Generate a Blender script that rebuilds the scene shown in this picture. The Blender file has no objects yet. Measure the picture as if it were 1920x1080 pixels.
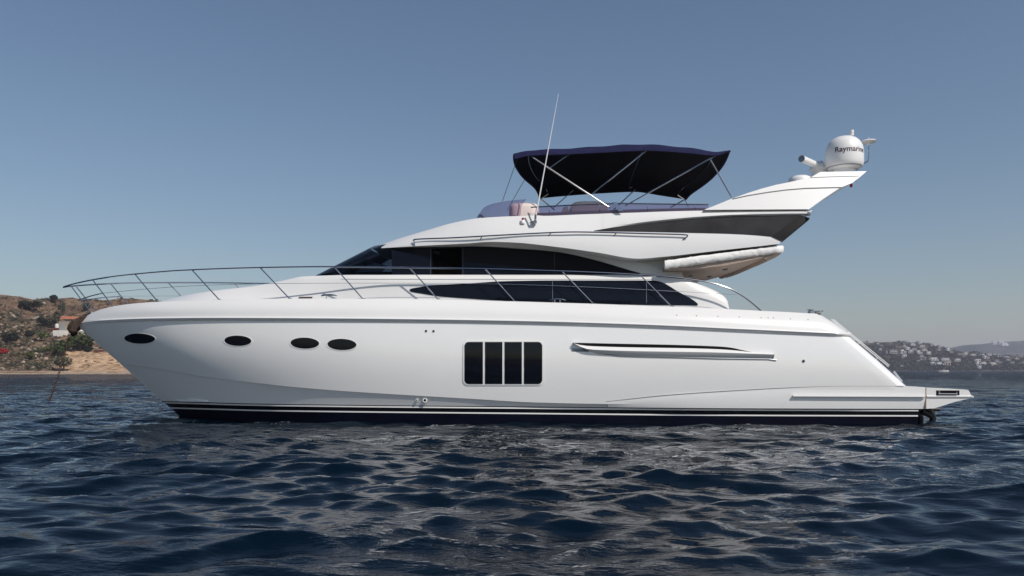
import bpy, bmesh, math, random
import numpy as np
from mathutils import Vector, Matrix, noise
from mathutils.bvhtree import BVHTree
R = math.radians
rnd = random.Random(7)
sc = bpy.context.scene
COL = sc.collection

# ------------------------------------------------------------------ camera
F, CAMY, CAMZ, HZ = 1500.0, -20.8, 1.245, 694.0      # focal length and horizon measured on a 1920 px wide frame
cam = bpy.data.cameras.new('camera')
cam.sensor_width = 36.0
cam.lens = F / 1920.0 * 36.0
cam.shift_y = (HZ - 540.0) / 1920.0
cam.clip_start, cam.clip_end = 0.1, 30000
camo = bpy.data.objects.new('camera', cam); COL.objects.link(camo)
camo.location = (0, CAMY, CAMZ); camo.rotation_euler = (R(90), 0, 0)
sc.camera = camo

# ------------------------------------------------------------------ light
SUN_EL, SUN_AZ = 46.0, 46.0          # azimuth: degrees to the right of straight behind the camera
ce = math.cos(R(SUN_EL))
SUN = Vector((ce * math.sin(R(SUN_AZ)), -ce * math.cos(R(SUN_AZ)), math.sin(R(SUN_EL))))
world = bpy.data.worlds.new('World'); sc.world = world; world.use_nodes = True
nt = world.node_tree; nt.nodes.clear()
sky = nt.nodes.new('ShaderNodeTexSky'); sky.sky_type = 'NISHITA'; sky.sun_disc = False
sky.sun_elevation = R(SUN_EL)
sky.sun_rotation = math.atan2(SUN.x, SUN.y)
sky.altitude = 0; sky.air_density = 1.15; sky.dust_density = 0.8; sky.ozone_density = 2.8
hs = nt.nodes.new('ShaderNodeHueSaturation'); hs.inputs['Saturation'].default_value = 1.0
bg = nt.nodes.new('ShaderNodeBackground'); bg.inputs['Strength'].default_value = 0.076
wo = nt.nodes.new('ShaderNodeOutputWorld')
nt.links.new(sky.outputs[0], hs.inputs['Color']); nt.links.new(hs.outputs[0], bg.inputs[0])
nt.links.new(bg.outputs[0], wo.inputs[0])
sl = bpy.data.lights.new('sun', 'SUN'); sl.energy = 3.65; sl.angle = R(0.5); sl.color = (1.0, 0.94, 0.87)
so = bpy.data.objects.new('sun', sl); COL.objects.link(so)
so.rotation_euler = SUN.to_track_quat('Z', 'Y').to_euler()
vs = sc.view_settings
vs.view_transform = 'Standard'; vs.look = 'None'; vs.exposure = 0.1; vs.gamma = 1.0; vs.use_curve_mapping = False
sc.cycles.max_bounces = 8; sc.cycles.transparent_max_bounces = 12
sc.cycles.volume_bounces = 1

# ------------------------------------------------------------------ materials
def mat(name, col, rough=0.5, metal=0.0, coat=0.0, spec=0.5, vary=0.0, vscale=3.0, bump=0.0, bscale=20.0, ior=None):
    m = bpy.data.materials.new(name); m.use_nodes = True
    n = m.node_tree; b = n.nodes['Principled BSDF']
    b.inputs['Base Color'].default_value = (*col, 1)
    b.inputs['Roughness'].default_value = rough; b.inputs['Metallic'].default_value = metal
    b.inputs['Coat Weight'].default_value = coat; b.inputs['Coat Roughness'].default_value = 0.06
    b.inputs['Specular IOR Level'].default_value = spec
    if ior: b.inputs['IOR'].default_value = ior
    tc = n.nodes.new('ShaderNodeTexCoord')
    if vary:
        nz = n.nodes.new('ShaderNodeTexNoise'); nz.inputs['Scale'].default_value = vscale; nz.inputs['Detail'].default_value = 6
        n.links.new(tc.outputs['Object'], nz.inputs['Vector'])
        mp = n.nodes.new('ShaderNodeMapRange'); mp.inputs[1].default_value = 0.3; mp.inputs[2].default_value = 0.7
        mp.inputs[3].default_value = 1 - vary; mp.inputs[4].default_value = 1 + vary
        n.links.new(nz.outputs['Fac'], mp.inputs[0])
        mx = n.nodes.new('ShaderNodeVectorMath'); mx.operation = 'SCALE'; mx.inputs[0].default_value = col
        n.links.new(mp.outputs[0], mx.inputs['Scale']); n.links.new(mx.outputs[0], b.inputs['Base Color'])
    if bump:
        nb = n.nodes.new('ShaderNodeTexNoise'); nb.inputs['Scale'].default_value = bscale; nb.inputs['Detail'].default_value = 4
        n.links.new(tc.outputs['Object'], nb.inputs['Vector'])
        bp = n.nodes.new('ShaderNodeBump'); bp.inputs['Strength'].default_value = bump; bp.inputs['Distance'].default_value = 0.02
        n.links.new(nb.outputs['Fac'], bp.inputs['Height']); n.links.new(bp.outputs[0], b.inputs['Normal'])
    return m
GEL = mat('white_gelcoat', (0.72, 0.715, 0.70), 0.28, coat=0.35, vary=0.012, vscale=0.7)  # same gelcoat as the hull, colour lowered to soften its sunlit contrast
HULLW = mat('hull_gelcoat', (0.82, 0.815, 0.80), 0.16, coat=0.6, vary=0.02, vscale=0.5, bump=0.045, bscale=1.0)  # same gelcoat, kept lighter because less sun falls on the side
GLASS = mat('dark_glass', (0.004, 0.005, 0.009), 0.03, spec=0.3)
GLASS2 = mat('smoked_panel', (0.034, 0.033, 0.034), 0.12, spec=0.12, vary=0.2, vscale=2.5)
BLACK = mat('black_rubber', (0.004, 0.004, 0.005), 0.6, spec=0.12)
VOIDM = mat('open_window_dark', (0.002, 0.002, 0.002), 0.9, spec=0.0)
NAVY = mat('navy_antifouling', (0.0025, 0.0035, 0.012), 0.5, spec=0.12, vary=0.3, vscale=2.0)
BOOT = mat('black_boot_stripe', (0.005, 0.005, 0.007), 0.18, coat=0.3)
PIN = mat('white_pinstripe', (0.75, 0.74, 0.72), 0.3)
SATIN = mat('satin_steel', (0.72, 0.72, 0.72), 0.38, metal=0.75)
STEEL = mat('polished_steel', (0.50, 0.51, 0.53), 0.09, metal=1.0)
GREYT = mat('grey_trim', (0.22, 0.24, 0.27), 0.35, metal=0.6)
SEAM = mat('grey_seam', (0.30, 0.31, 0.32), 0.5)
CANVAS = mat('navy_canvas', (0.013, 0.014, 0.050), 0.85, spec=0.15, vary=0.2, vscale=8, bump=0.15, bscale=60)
UNDERSHADE = mat('underside_shade', (.004, .004, .007), .9, spec=.1)  # black layer putting the shade under the bimini canvas into colour
ROPE = mat('dark_strap', (0.02, 0.022, 0.03), 0.8)
WCLOTH = mat('white_cloth', (0.80, 0.79, 0.77), 0.8, spec=0.2, bump=0.9, bscale=9)
CREAM = mat('cream_ceiling', (0.40, 0.31, 0.25), 0.6, vary=0.05)
CUSH = mat('cream_cushion', (0.72, 0.62, 0.58), 0.7, vary=0.05)
WHITEP = mat('white_plastic', (0.78, 0.77, 0.75), 0.35, coat=0.2)
REDP = mat('red_plastic', (0.35, 0.015, 0.02), 0.4)
INK = mat('maroon_lettering', (0.05, 0.008, 0.02), 0.5)
RUSTY = mat('weathered_brown_steel', (0.085, 0.055, 0.042), 0.75, metal=0.2, vary=0.35, vscale=14, bump=0.5, bscale=30)
RUSTL = mat('rust_stain', (0.30, 0.20, 0.12), 0.8)
DARKM = mat('dark_bronze', (0.012, 0.011, 0.012), 0.5, metal=0.3)

def tint_glass():
    m = bpy.data.materials.new('violet_perspex'); m.use_nodes = True
    n = m.node_tree; n.nodes.clear()
    o = n.nodes.new('ShaderNodeOutputMaterial'); mx = n.nodes.new('ShaderNodeMixShader')
    tr = n.nodes.new('ShaderNodeBsdfTransparent'); tr.inputs[0].default_value = (0.70, 0.60, 0.72, 1)
    gl = n.nodes.new('ShaderNodeBsdfGlossy'); gl.inputs['Roughness'].default_value = 0.04
    df = n.nodes.new('ShaderNodeBsdfDiffuse'); df.inputs[0].default_value = (0.20, 0.17, 0.27, 1)
    m2 = n.nodes.new('ShaderNodeMixShader'); m2.inputs[0].default_value = 0.16
    fr = n.nodes.new('ShaderNodeFresnel'); fr.inputs[0].default_value = 1.45
    n.links.new(tr.outputs[0], m2.inputs[1]); n.links.new(df.outputs[0], m2.inputs[2])
    n.links.new(fr.outputs[0], mx.inputs[0]); n.links.new(m2.outputs[0], mx.inputs[1]); n.links.new(gl.outputs[0], mx.inputs[2])
    n.links.new(mx.outputs[0], o.inputs[0])
    return m
PERSPEX = tint_glass()
PAPER = mat('pale_grey_fabric', (.62, .66, .72), .8)
def smoked():
    m = bpy.data.materials.new('smoked_windscreen'); m.use_nodes = True; n = m.node_tree; n.nodes.clear()
    o = n.nodes.new('ShaderNodeOutputMaterial'); mx = n.nodes.new('ShaderNodeMixShader'); fr = n.nodes.new('ShaderNodeFresnel'); fr.inputs[0].default_value = 1.35
    tr = n.nodes.new('ShaderNodeBsdfTransparent'); tr.inputs[0].default_value = (.26, .29, .34, 1)
    gl = n.nodes.new('ShaderNodeBsdfGlossy'); gl.inputs[0].default_value = (.6, .6, .6, 1); gl.inputs['Roughness'].default_value = .03
    n.links.new(fr.outputs[0], mx.inputs[0]); n.links.new(tr.outputs[0], mx.inputs[1]); n.links.new(gl.outputs[0], mx.inputs[2]); n.links.new(mx.outputs[0], o.inputs[0])
    return m
TINT = smoked()

# ------------------------------------------------------------------ helpers
def P(px, py, y):
    d = y - CAMY
    return Vector(((px - 960) * d / F, y, CAMZ - (py - HZ) * d / F))

def curve(pts):
    x = np.array([p[0] for p in pts], float); y = np.array([p[1] for p in pts], float)
    h = np.diff(x); s = np.diff(y) / h
    m = np.zeros(len(x)); m[0], m[-1] = s[0], s[-1]
    for i in range(1, len(x) - 1):
        if s[i - 1] * s[i] > 0:
            w1, w2 = 2 * h[i] + h[i - 1], h[i] + 2 * h[i - 1]
            m[i] = (w1 + w2) / (w1 / s[i - 1] + w2 / s[i])
    def f(q):
        q = min(max(q, x[0]), x[-1]); k = min(max(int(np.searchsorted(x, q)) - 1, 0), len(h) - 1)
        t = (q - x[k]) / h[k]
        return float((2*t**3-3*t*t+1)*y[k] + (t**3-2*t*t+t)*h[k]*m[k] + (-2*t**3+3*t*t)*y[k+1] + (t**3-t*t)*h[k]*m[k+1])
    return f

def sup(X, X0, L, B, p):
    t = min(max((X - X0) / L, 0), 1)
    return B * (1 - (1 - t) ** p)
def sell(X, X0, L, B, n):
    t = min(max((X - X0) / L, 0), 1)
    return B * (1 - (1 - t) ** n) ** (1 / n)
def sst(a, b, x):
    t = min(max((x - a) / (b - a), 0), 1); return t * t * (3 - 2 * t)

def near(px, py, hbf):
    """the point of the near (port) side seen at that pixel, given the half breadth at (x, z)"""
    y = -1.2
    for _ in range(60):
        p = P(px, py, y); y = 0.5 * y - 0.5 * hbf(p.x, p.z)
    return P(px, py, y)

class MB:
    def __init__(s): s.v, s.f, s.m = [], [], []
    def grid(s, rows, mi=0, close=False):
        o = len(s.v); n = len(rows[0])
        for r in rows: s.v += [tuple(p) for p in r]
        for i in range(len(rows) - 1):
            for j in range(n if close else n - 1):
                k = (j + 1) % n
                s.f.append((o+i*n+j, o+i*n+k, o+(i+1)*n+k, o+(i+1)*n+j)); s.m.append(mi)
        return s
    def both(s, rows, mi=0):
        s.grid(rows, mi); s.grid([[(p[0], -p[1], p[2]) for p in r] for r in rows], mi); return s
    def poly(s, pts, mi=0):
        o = len(s.v); s.v += [tuple(p) for p in pts]; s.f.append(tuple(range(o, o + len(pts)))); s.m.append(mi); return s
    def box(s, c, d, mi=0, rz=0, taper=1.0):
        o = len(s.v); a, b, h = d[0]/2, d[1]/2, d[2]/2; co, si = math.cos(rz), math.sin(rz)
        for z in (-1, 1):
            k = taper if z > 0 else 1
            for x, y in ((-1,-1),(1,-1),(1,1),(-1,1)):
                X, Y = x*a*k, y*b*k
                s.v.append((c[0]+X*co-Y*si, c[1]+X*si+Y*co, c[2]+z*h))
        for q in ((0,3,2,1),(4,5,6,7),(0,1,5,4),(1,2,6,5),(2,3,7,6),(3,0,4,7)):
            s.f.append(tuple(o+i for i in q)); s.m.append(mi)
        return s
    def tube(s, pts, r, n=8, mi=0, sub=0):
        pts = [Vector(p) for p in pts]
        if sub and len(pts) > 2:
            q = []
            for i in range(len(pts) - 1):
                p0, p1, p2, p3 = pts[max(i-1, 0)], pts[i], pts[i+1], pts[min(i+2, len(pts)-1)]
                for k in range(sub):
                    t = k / sub
                    q.append(0.5*((2*p1)+(p2-p0)*t+(2*p0-5*p1+4*p2-p3)*t*t+(3*p1-p0-3*p2+p3)*t**3))
            pts = q + [pts[-1]]
        rr = r if isinstance(r, (list, tuple)) else [r] * len(pts)
        if len(rr) != len(pts): rr = [np.interp(i/(len(pts)-1), np.linspace(0,1,len(rr)), rr) for i in range(len(pts))]
        rows = []; up = Vector((0, 0, 1))
        for i, p in enumerate(pts):
            t = (pts[min(i+1, len(pts)-1)] - pts[max(i-1, 0)]).normalized()
            a = t.cross(up)
            if a.length < 1e-3: a = t.cross(Vector((1, 0, 0)))
            a.normalize(); b = t.cross(a); 
            rows.append([p + (a*math.cos(2*math.pi*k/n) + b*math.sin(2*math.pi*k/n)) * rr[i] for k in range(n)])
        s.grid(rows, mi, close=True); s.poly(rows[0][::-1], mi); s.poly(rows[-1], mi)
        return s
    def lathe(s, prof, c=(0, 0, 0), n=32, mi=0):
        rows = [[(c[0]+r*math.cos(2*math.pi*k/n), c[1]+r*math.sin(2*math.pi*k/n), c[2]+z) for k in range(n)] for r, z in prof]
        s.grid(rows, mi, close=True); return s
    def solid(s, rows, th, mi=0):
        """a grid facing the camera, given a back and rim th deeper"""
        th = Vector((0, th, 0)) if not isinstance(th, Vector) else th
        back = [[Vector(p) + th for p in r] for r in rows]
        s.grid(rows, mi)
        s.grid([rows[0], back[0]], mi); s.grid([rows[-1], back[-1]], mi)
        s.grid([[r[0] for r in rows], [r[0] for r in back]], mi); s.grid([[r[-1] for r in rows], [r[-1] for r in back]], mi)
        s.grid(back, mi)
        return s
    def bvh(s): return BVHTree.FromPolygons([Vector(v) for v in s.v], s.f)
    def build(s, name, mats, parent=None, ang=32, smooth=True, weld=True):
        me = bpy.data.meshes.new(name); me.from_pydata(s.v, [], s.f)
        mats = mats if isinstance(mats, (list, tuple)) else [mats]
        for m in mats: me.materials.append(m)
        if len(mats) > 1: me.polygons.foreach_set('material_index', s.m)
        bm = bmesh.new(); bm.from_mesh(me)
        if weld: bmesh.ops.remove_doubles(bm, verts=bm.verts, dist=2e-4)
        bmesh.ops.recalc_face_normals(bm, faces=bm.faces)
        bm.to_mesh(me); bm.free()
        if smooth:
            me.polygons.foreach_set('use_smooth', [True] * len(me.polygons)); me.set_sharp_from_angle(angle=R(ang))
        o = bpy.data.objects.new(name, me); COL.objects.link(o)
        if parent: o.parent = parent
        return o

def tag(o, label=None, cat=None, group=None, kind=None):
    for k, v in (('label', label), ('category', cat), ('group', group), ('kind', kind)):
        if v: o[k] = v
    return o
def empty(name, loc=(0, 0, 0)):
    o = bpy.data.objects.new(name, None); COL.objects.link(o); o.location = loc; o.empty_display_size = 0.3; return o

def hitter(b):
    org = Vector((0, CAMY, CAMZ))
    def f(px, py, off=0.0, fall=True):
        d = (P(px, py, 0) - org).normalized()
        loc, nor, i, dist = b.ray_cast(org, d)
        if loc is None and fall:                     # just past an edge: take the depth of the nearest hit
            for rad in (1, 2, 4, 7, 11, 16, 24):
                for k in range(8):
                    l2, n2, _, _ = b.ray_cast(org, (P(px + rad * math.cos(k * .785), py + rad * math.sin(k * .785), 0) - org).normalized())
                    if l2 is not None: return P(px, py, l2.y - off)
            return None
        if loc is None: return None
        if nor.dot(d) > 0: nor = -nor
        return loc + nor * off
    return f
def panel(pxs, ft, fb, hit, off, rows=4):
    g = []
    for i in range(rows + 1):
        v = i / rows
        g.append([hit(x, ft(x) * (1 - v) + fb(x) * v, off) for x in pxs])
    return g
def lin(a, b, n): return [a + (b - a) * i / (n - 1) for i in range(n)]

# ================================================================== the yacht
yacht = empty('yacht')
tag(yacht, 'large white flybridge motor yacht with black windows and navy bimini, at anchor', 'yacht')

# ---- hull curves
def stern(X, k=0.13): return k * sst(3.0, 9.5, X)
hb_rub = lambda X, Z=0: sup(X, -11.30, 10.2, 2.50, 2.5) - stern(X)
hb_kn = lambda X, Z=0: sup(X, -10.16, 9.6, 2.43, 2.65) - stern(X, .08)
hb_wb = lambda X, Z=0: sup(X, -9.12, 10.2, 2.34, 3.3)
hb_T = lambda X, Z=0: sup(X, -11.22, 9.8, 2.20, 2.35) - stern(X, .15)
RUB = curve([(145.5,611),(170,606.5),(200,604),(300,600.7),(400,600),(600,601),(800,603),(1000,606.5),(1200,612.5),(1400,621.5),(1590,630)])
KN = curve([(228,684),(260,687),(400,709),(480,718),(533,724),(640,733),(800,743),(887,748),(987,754),(1100,757),(1300,759.5),(1500,761),(1740,762)])
WBC = curve([(303,752),(388,754.3),(467,756.5),(600,758.5),(960,762),(1440,766),(1740,766.8)])
TC = curve([(149,605),(158,596),(172,587),(190,580),(213,574.5),(250,569.5),(298,566),(413,562),(545,560.3),(683,560.5),(823,561.5),(968,565.5),(1115,570),(1262,575),(1428,583),(1520,588),(1535,589.5)])
N = 130
us = [i / (N - 1) for i in range(N)]
us = [0.35 * u + 0.65 * u * u if u < 1 else 1 for u in us]            # finer towards the stem
def line(pyf, p0, p1, hb): return [near(p0 + (p1 - p0) * u, pyf(p0 + (p1 - p0) * u), hb) for u in us]
rub = line(RUB, 145.6, 1567, hb_rub)
kn = line(KN, 228, 1716, hb_kn)
wb = line(WBC, 303, 1722, hb_wb)
def off_line(base, dpx, dst, dhb=0.0):
    out = []
    for i, p in enumerate(base):
        d = p.y - CAMY
        q = p.copy(); q.z -= dpx * d / F; q.x += dst * (1 - us[i]) ** 3; q.y = p.y + dhb
        if q.y > 0: q.y = 0
        out.append(q)
    return out
s1a, s1b = off_line(wb, 1.7, .03), off_line(wb, 4.3, .08)
s2a, s2b = off_line(wb, 11.8, .22, .02), off_line(wb, 14.3, .27, .02)
wl = [Vector((-8.2 + (p.x + 9.12) * (1.0 - 0.9 / 20.0), p.y * 0.93, -0.45)) for p in wb]
keel = [Vector((-7.6 + (p.x + 9.12) * (1.0 - 1.5 / 20.0), 0, -1.1)) for p in wb]

def between(a, b, rows, bulge):
    out = []
    for i in range(rows + 1):
        v = i / rows; r = []
        for j, (p, q) in enumerate(zip(a, b)):
            w = p.lerp(q, v); w.y -= bulge(us[j]) * math.sin(math.pi * v)
            if w.y > -0.0: w.y = 0.0
            r.append(w)
        out.append(r)
    return out
def quarter(row, r=0.45, n=7):
    e = row[-1]; ex = []
    for k in range(1, n + 1):
        a = math.pi / 2 * k / n
        ex.append(Vector((e.x + r * math.sin(a), e.y + r * (1 - math.cos(a)), e.z)))
    return list(row) + ex
flare = lambda u: 0.08 * sst(0.0, 0.12, u)
side = [quarter(r) for r in between(rub, kn, 14, flare)]
kn2 = [p + Vector((0, 0.016, -0.004)) if p.y < -0.03 else p for p in kn]
low = [quarter(r) for r in between(kn2, wb, 5, lambda u: -0.0 * (1 - u))]
hull = MB(); hull.both(side); hull.both(low)
hull.grid([[p for p in (r[-1], Vector((r[-1].x + .06, 0, r[-1].z)), Vector((r[-1].x, -r[-1].y, r[-1].z)))] for r in side + low])
HULLV = hull.bvh(); hit_h = hitter(HULLV)
hull_o = hull.build('hull', HULLW, yacht, ang=14)

# bulwark and rub rail
Tl = line(TC, 149.5, 1515, hb_T)
rub_up = off_line(rub, -6.0, 0)
rub_up = [Vector((p.x, p.y * (1 - 0.012), p.z)) for p in rub_up]
bw = between(rub_up, Tl, 7, lambda u: 0.055 * sst(0.0, 0.12, u))
bul = MB(); bul.both([quarter(r, 0.40) for r in bw])
bul.grid([[quarter(r, .40)[-1], Vector((quarter(r, .40)[-1].x, 0, r[-1].z)), Vector((quarter(r, .40)[-1].x, -quarter(r, .40)[-1].y, r[-1].z))] for r in bw])
BULV = bul.bvh()
bul.build('bulwark', GEL, yacht, ang=30)
rr = MB()
def rubsec(p, j):
    k = sst(0, 0.05, us[j]); o = 0.035 * k + 0.012
    return [p + Vector((0, .03, .085)), p + Vector((0, -o*.6, .075)), p + Vector((0, -o, .05)), p + Vector((0, -o, .02)), p + Vector((0, -o*.55, -.008)), p + Vector((0, .03, -.012))]
secs = [rubsec(p, j) for j, p in enumerate(rub)]
e = secs[-1]
for k in range(1, 7):
    a = math.pi/2*k/6; rad = .45
    secs.append([Vector((q.x + (rad + .05) * math.sin(a), q.y + rad * (1 - math.cos(a)), q.z)) for q in e])
rr.both(list(map(list, zip(*secs))))
rr.build('rub_rail', GEL, yacht, ang=50)
rs = MB()
rs.both([[p + Vector((0, -(0.012 + 0.035*sst(0,.05,us[j])) - .004, .034 + .012*q)) for j, p in enumerate(rub)] for q in (-1, 0, 1)])
rs.build('rub_strake', GREYT, yacht)

# boot stripes and bottom
b = MB(); b.both([wb, s1a]); b.both([s1b, s2a])
for s in (1, -1): b.poly([(p.x, p.y * s, p.z) for p in (wb[-1], s1a[-1], s2a[-1])])
b.build('boot_stripe', BOOT, yacht)
for a_, b_ in ((s1a, s1b), (s2a, s2b)):
    m = MB(); m.both([[p + Vector((0, -.002, 0)) for p in a_], [p + Vector((0, -.002, 0)) for p in b_]]); m.build('pinstripe', PIN, yacht)
b = MB(); b.both([s2b, wl, keel])
tr = [(wb[-1], s1a[-1], s2a[-1], s2b[-1], wl[-1], keel[-1])]
b.grid([[r, Vector((r.x, 0, r.z)), Vector((r.x, -r.y, r.z))] for r in tr[0]])
b.build('bottom_paint', NAVY, yacht, ang=25)
# spray rail at the forefoot
sp = MB()
pa = [near(x, y, lambda X, Z: hb_wb(X) + 0.05) for x, y in ((292,733),(306,739),(322,746),(338,752.5))]
pb = [near(x, y, lambda X, Z: hb_wb(X) + 0.065) for x, y in ((292,733),(330,740.5),(360,748),(390,754))]
sp.grid([pa, pb, [p + Vector((0, .12, .05)) for p in pb]]); sp.build('spray_rail', HULLW, yacht)

# stern hip: the lower moulding that sweeps up to the bathing platform
HIP = curve([(1133,753.5),(1250,741),(1383,732),(1500,726),(1580,724),(1697,724),(1735,726)])
hbh = lambda X, Z: hb_kn(X) + 0.065 * sst(1.9, 4.2, X)
g = []
for i in range(6):
    v = i / 5
    g.append([near(x, HIP(x) * (1 - v) + (WBC(x) - .2) * v, lambda X, Z: hbh(X, Z) - 0.05 * v * v) for x in lin(1140, 1735, 60)])
hip = MB(); hip.solid(g, 0.1); hip.solid([[(p[0], -p[1], p[2]) for p in r] for r in g], -0.1)
tp = g[0][-8:]
hip.grid([tp, [(p[0], -p[1], p[2]) for p in tp]])
hp = hip.build('stern_hip', HULLW, yacht, ang=30)
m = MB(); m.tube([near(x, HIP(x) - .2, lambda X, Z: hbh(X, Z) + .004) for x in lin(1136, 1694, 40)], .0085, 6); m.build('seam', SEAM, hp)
# bathing platform
plat = MB(); w = 2.30
prof = [(1737,726.5),(1780,728.6),(1812,730.5),(1816,731.5),(1821,741),(1826,742.8),(1825.5,745.5),(1792,753),(1752,765.6),(1737,766.5)]
pp = [near(x, y, lambda X, Z: 2.385) for x, y in prof]
n1 = [Vector((p.x, p.y, p.z)) for p in pp]; n2 = [Vector((p.x, -p.y, p.z)) for p in pp]
mid1 = [Vector((p.x + .12 * (i not in (0, 9)), -1.2, p.z)) for i, p in enumerate(pp)]; mid2 = [Vector((q.x, 1.2, q.z)) for q in mid1]
plat.grid([n1, mid1, mid2, n2], close=True); plat.poly(n1); plat.poly(n2[::-1])
po = plat.build('bathing_platform', GEL, yacht, ang=20)
sl_ = MB(); PF = lambda x, y, o=0.0: near(x, y, lambda X, Z: 2.385 + o)
sl_.solid([[PF(x, y, .004) for x in (1755.5, 1778, 1799)] for y in (732, 741)], .02); so_ = sl_.build('mooring_slot', BLACK, po)
m = MB(); m.tube([PF(1759,738.5,.02), PF(1795,738.8,.02)], .018); m.tube([PF(1761,733,.02), PF(1762,740,.02)], .014); m.tube([PF(1793,734,.02), PF(1794,740.5,.02)], .014)
m.build('fairlead_roller', STEEL, po)
m = MB(); m.solid([[near(x, y, lambda X, Z: 2.405) for x in (1735.3, 1737)] for y in (727, 745, 766)], .03); m.build('platform_joint', RUSTL, po)
m = MB()   # moulded fender strip along the hip
fs = [[near(x, y + 0.012 * (x - 1487) * .3, lambda X, Z, o=o: hbh(X, Z) + o) for x in lin(1487, 1735, 26)] for y, o in ((740.5, .0), (741.2, .045), (743.3, .05), (744.2, .03), (744.6, .0))]
m.grid(fs); m.poly([r[0] for r in fs]); m.build('fender_strip', GEL, yacht, ang=50)
fs = [[near(x, y, lambda X, Z, o=o: 2.385 + o) for x in lin(1738, 1824, 12)] for y, o in ((742, .0), (743, .03), (744.8, .025), (745.2, .0))]
m = MB(); m.grid(fs); m.build('fender_strip', GEL, yacht, ang=50)

# running gear under the platform
for px, yy in ((1702, -2.0), (1718, -1.2), (1742, -.6)):
    m = MB(); a, c = P(px, 768, yy), P(px + 8, 792, yy)
    m.tube([a + Vector((-.05, 0, .1)), a.lerp(c, .5) + Vector((.03, 0, 0)), c, c + Vector((.05, 0, -.3))], [.10, .08, .07, .05], 10, sub=3)
    m.tube([P(px - 6, 766, yy), P(px + 20, 767.5, yy)], .05, 8); m.build('trim_tab_gear', DARKM, yacht)
m = MB(); m.tube([P(1728, 772, -2.05), P(1745, 781, -2.0), P(1748, 790, -2.0)], [.06, .05, .04], 8, sub=3); m.build('exhaust_pipe', DARKM, yacht)

# ---- portholes, hull window, vent
def porthole(cx, cy, a, b, hit, tilt=1.5):
    def ring(k, off, n=36, dy=0):
        out = []
        for i in range(n):
            t = 2 * math.pi * i / n
            x, y = a * k * math.cos(t), b * k * math.sin(t)
            c, s = math.cos(R(tilt)), math.sin(R(tilt))
            out.append(hit(cx + x * c - y * s, cy + x * s + y * c + dy, off))
        return out
    fr = MB(); fr.grid([ring(1.08, -.01, dy=.8), ring(1.07, .004, dy=.6), ring(1.03, .007, dy=.3), ring(.99, .004), ring(.97, -.012)], close=True)
    f = fr.build('porthole', WHITEP, yacht, ang=60)
    gl = MB(); gl.grid([ring(k, .003) for k in (1.0, .7, .4, .05)], close=True); gl.poly(ring(.05, .003))
    gl.build('pane', GLASS, f)
for cx, cy, a, b_ in ((262,634.8,29,9.8),(446,639,25.5,10),(571.5,643.5,27,10.6),(641,646,27.5,10.8)): porthole(cx, cy, a, b_, hit_h)

def rrect(x0, y0, x1, y1, r):
    def cut(x):
        d = min(x - x0, x1 - x)
        return r - math.sqrt(max(r*r - (r - d)**2, 0)) if d < r else 0
    return (lambda x: y0 + cut(x)), (lambda x: y1 - cut(x))
ft, fb = rrect(868, 638.8, 1019.5, 722.3, 10)
cols = [868 + .02] + lin(868.6, 878, 8) + lin(890, 1000, 8) + lin(1009.5, 1019, 8) + [1019.48]
m = MB(); m.solid(panel(cols, ft, fb, hit_h, .014, 3), .05); hw = m.build('hull_window', WHITEP, yacht, ang=40)
ft, fb = rrect(870.8, 641.3, 1016.8, 719.8, 8)
for x0, x1 in ((871, 905.5), (909.5, 942), (946, 978.5), (982.5, 1016.6)):
    cs = lin(x0, x1, 14)
    m = MB(); m.solid(panel(cs, ft, fb, hit_h, .019, 4), .02); m.build('pane', GLASS, hw, ang=40)

# vent: long sculpted intake
VT = curve([(1071,642.5),(1110,643.4),(1345,649.5),(1368,651.5),(1398,658),(1425,663.5)])
VB = curve([(1071,643),(1092,649.5),(1110,654.5),(1200,658),(1425,664)])
m = MB(); m.solid(panel(lin(1074, 1424, 40), VT, VB, hit_h, .006, 3), .03); vent = m.build('engine_vent', BLACK, yacht)
m = MB()
def slat(pa_, pb_, outA, outB, n=30):
    x0, x1 = pa_[0][0], pa_[-1][0]; fa, fb2 = curve(pa_), curve(pb_)
    return [[hit_h(x, fa(x), outA) for x in lin(x0, x1, n)], [hit_h(x, (fa(x)+fb2(x))/2, (outA+outB)/2+.01) for x in lin(x0, x1, n)], [hit_h(x, fb2(x), outB) for x in lin(x0, x1, n)]]
m.solid(slat([(1074,643.2),(1095,648),(1110,649.2),(1345,654.8),(1450,664.6)], [(1074,643.8),(1095,653.5),(1110,656),(1345,661.5),(1450,665.2)], .008, .088), .08)
m.solid(slat([(1095,653.7),(1110,656.2),(1345,661.7),(1450,665.4)], [(1095,654.2),(1130,665),(1345,671.5),(1450,673)], .088, .008), .08)
m.build('vent_blade', GEL, vent, ang=25)
m = MB(); m.solid(slat([(1072,653),(1100,654),(1104,654.3)], [(1072,659),(1100,659.5),(1104,659.6)], .004, .004, 8), .02)  # grey bar paints the shadow below the blade tip; the tube is trim
m.tube([hit_h(x, y, .014) for x, y in ((1094,650),(1110,657),(1132,663.5),(1160,666.8),(1200,668.3),(1345,672),(1440,673.2),(1456,675.3))], .013, 6)
m.build('vent_trim_and_shade', GREYT, vent)

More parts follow.
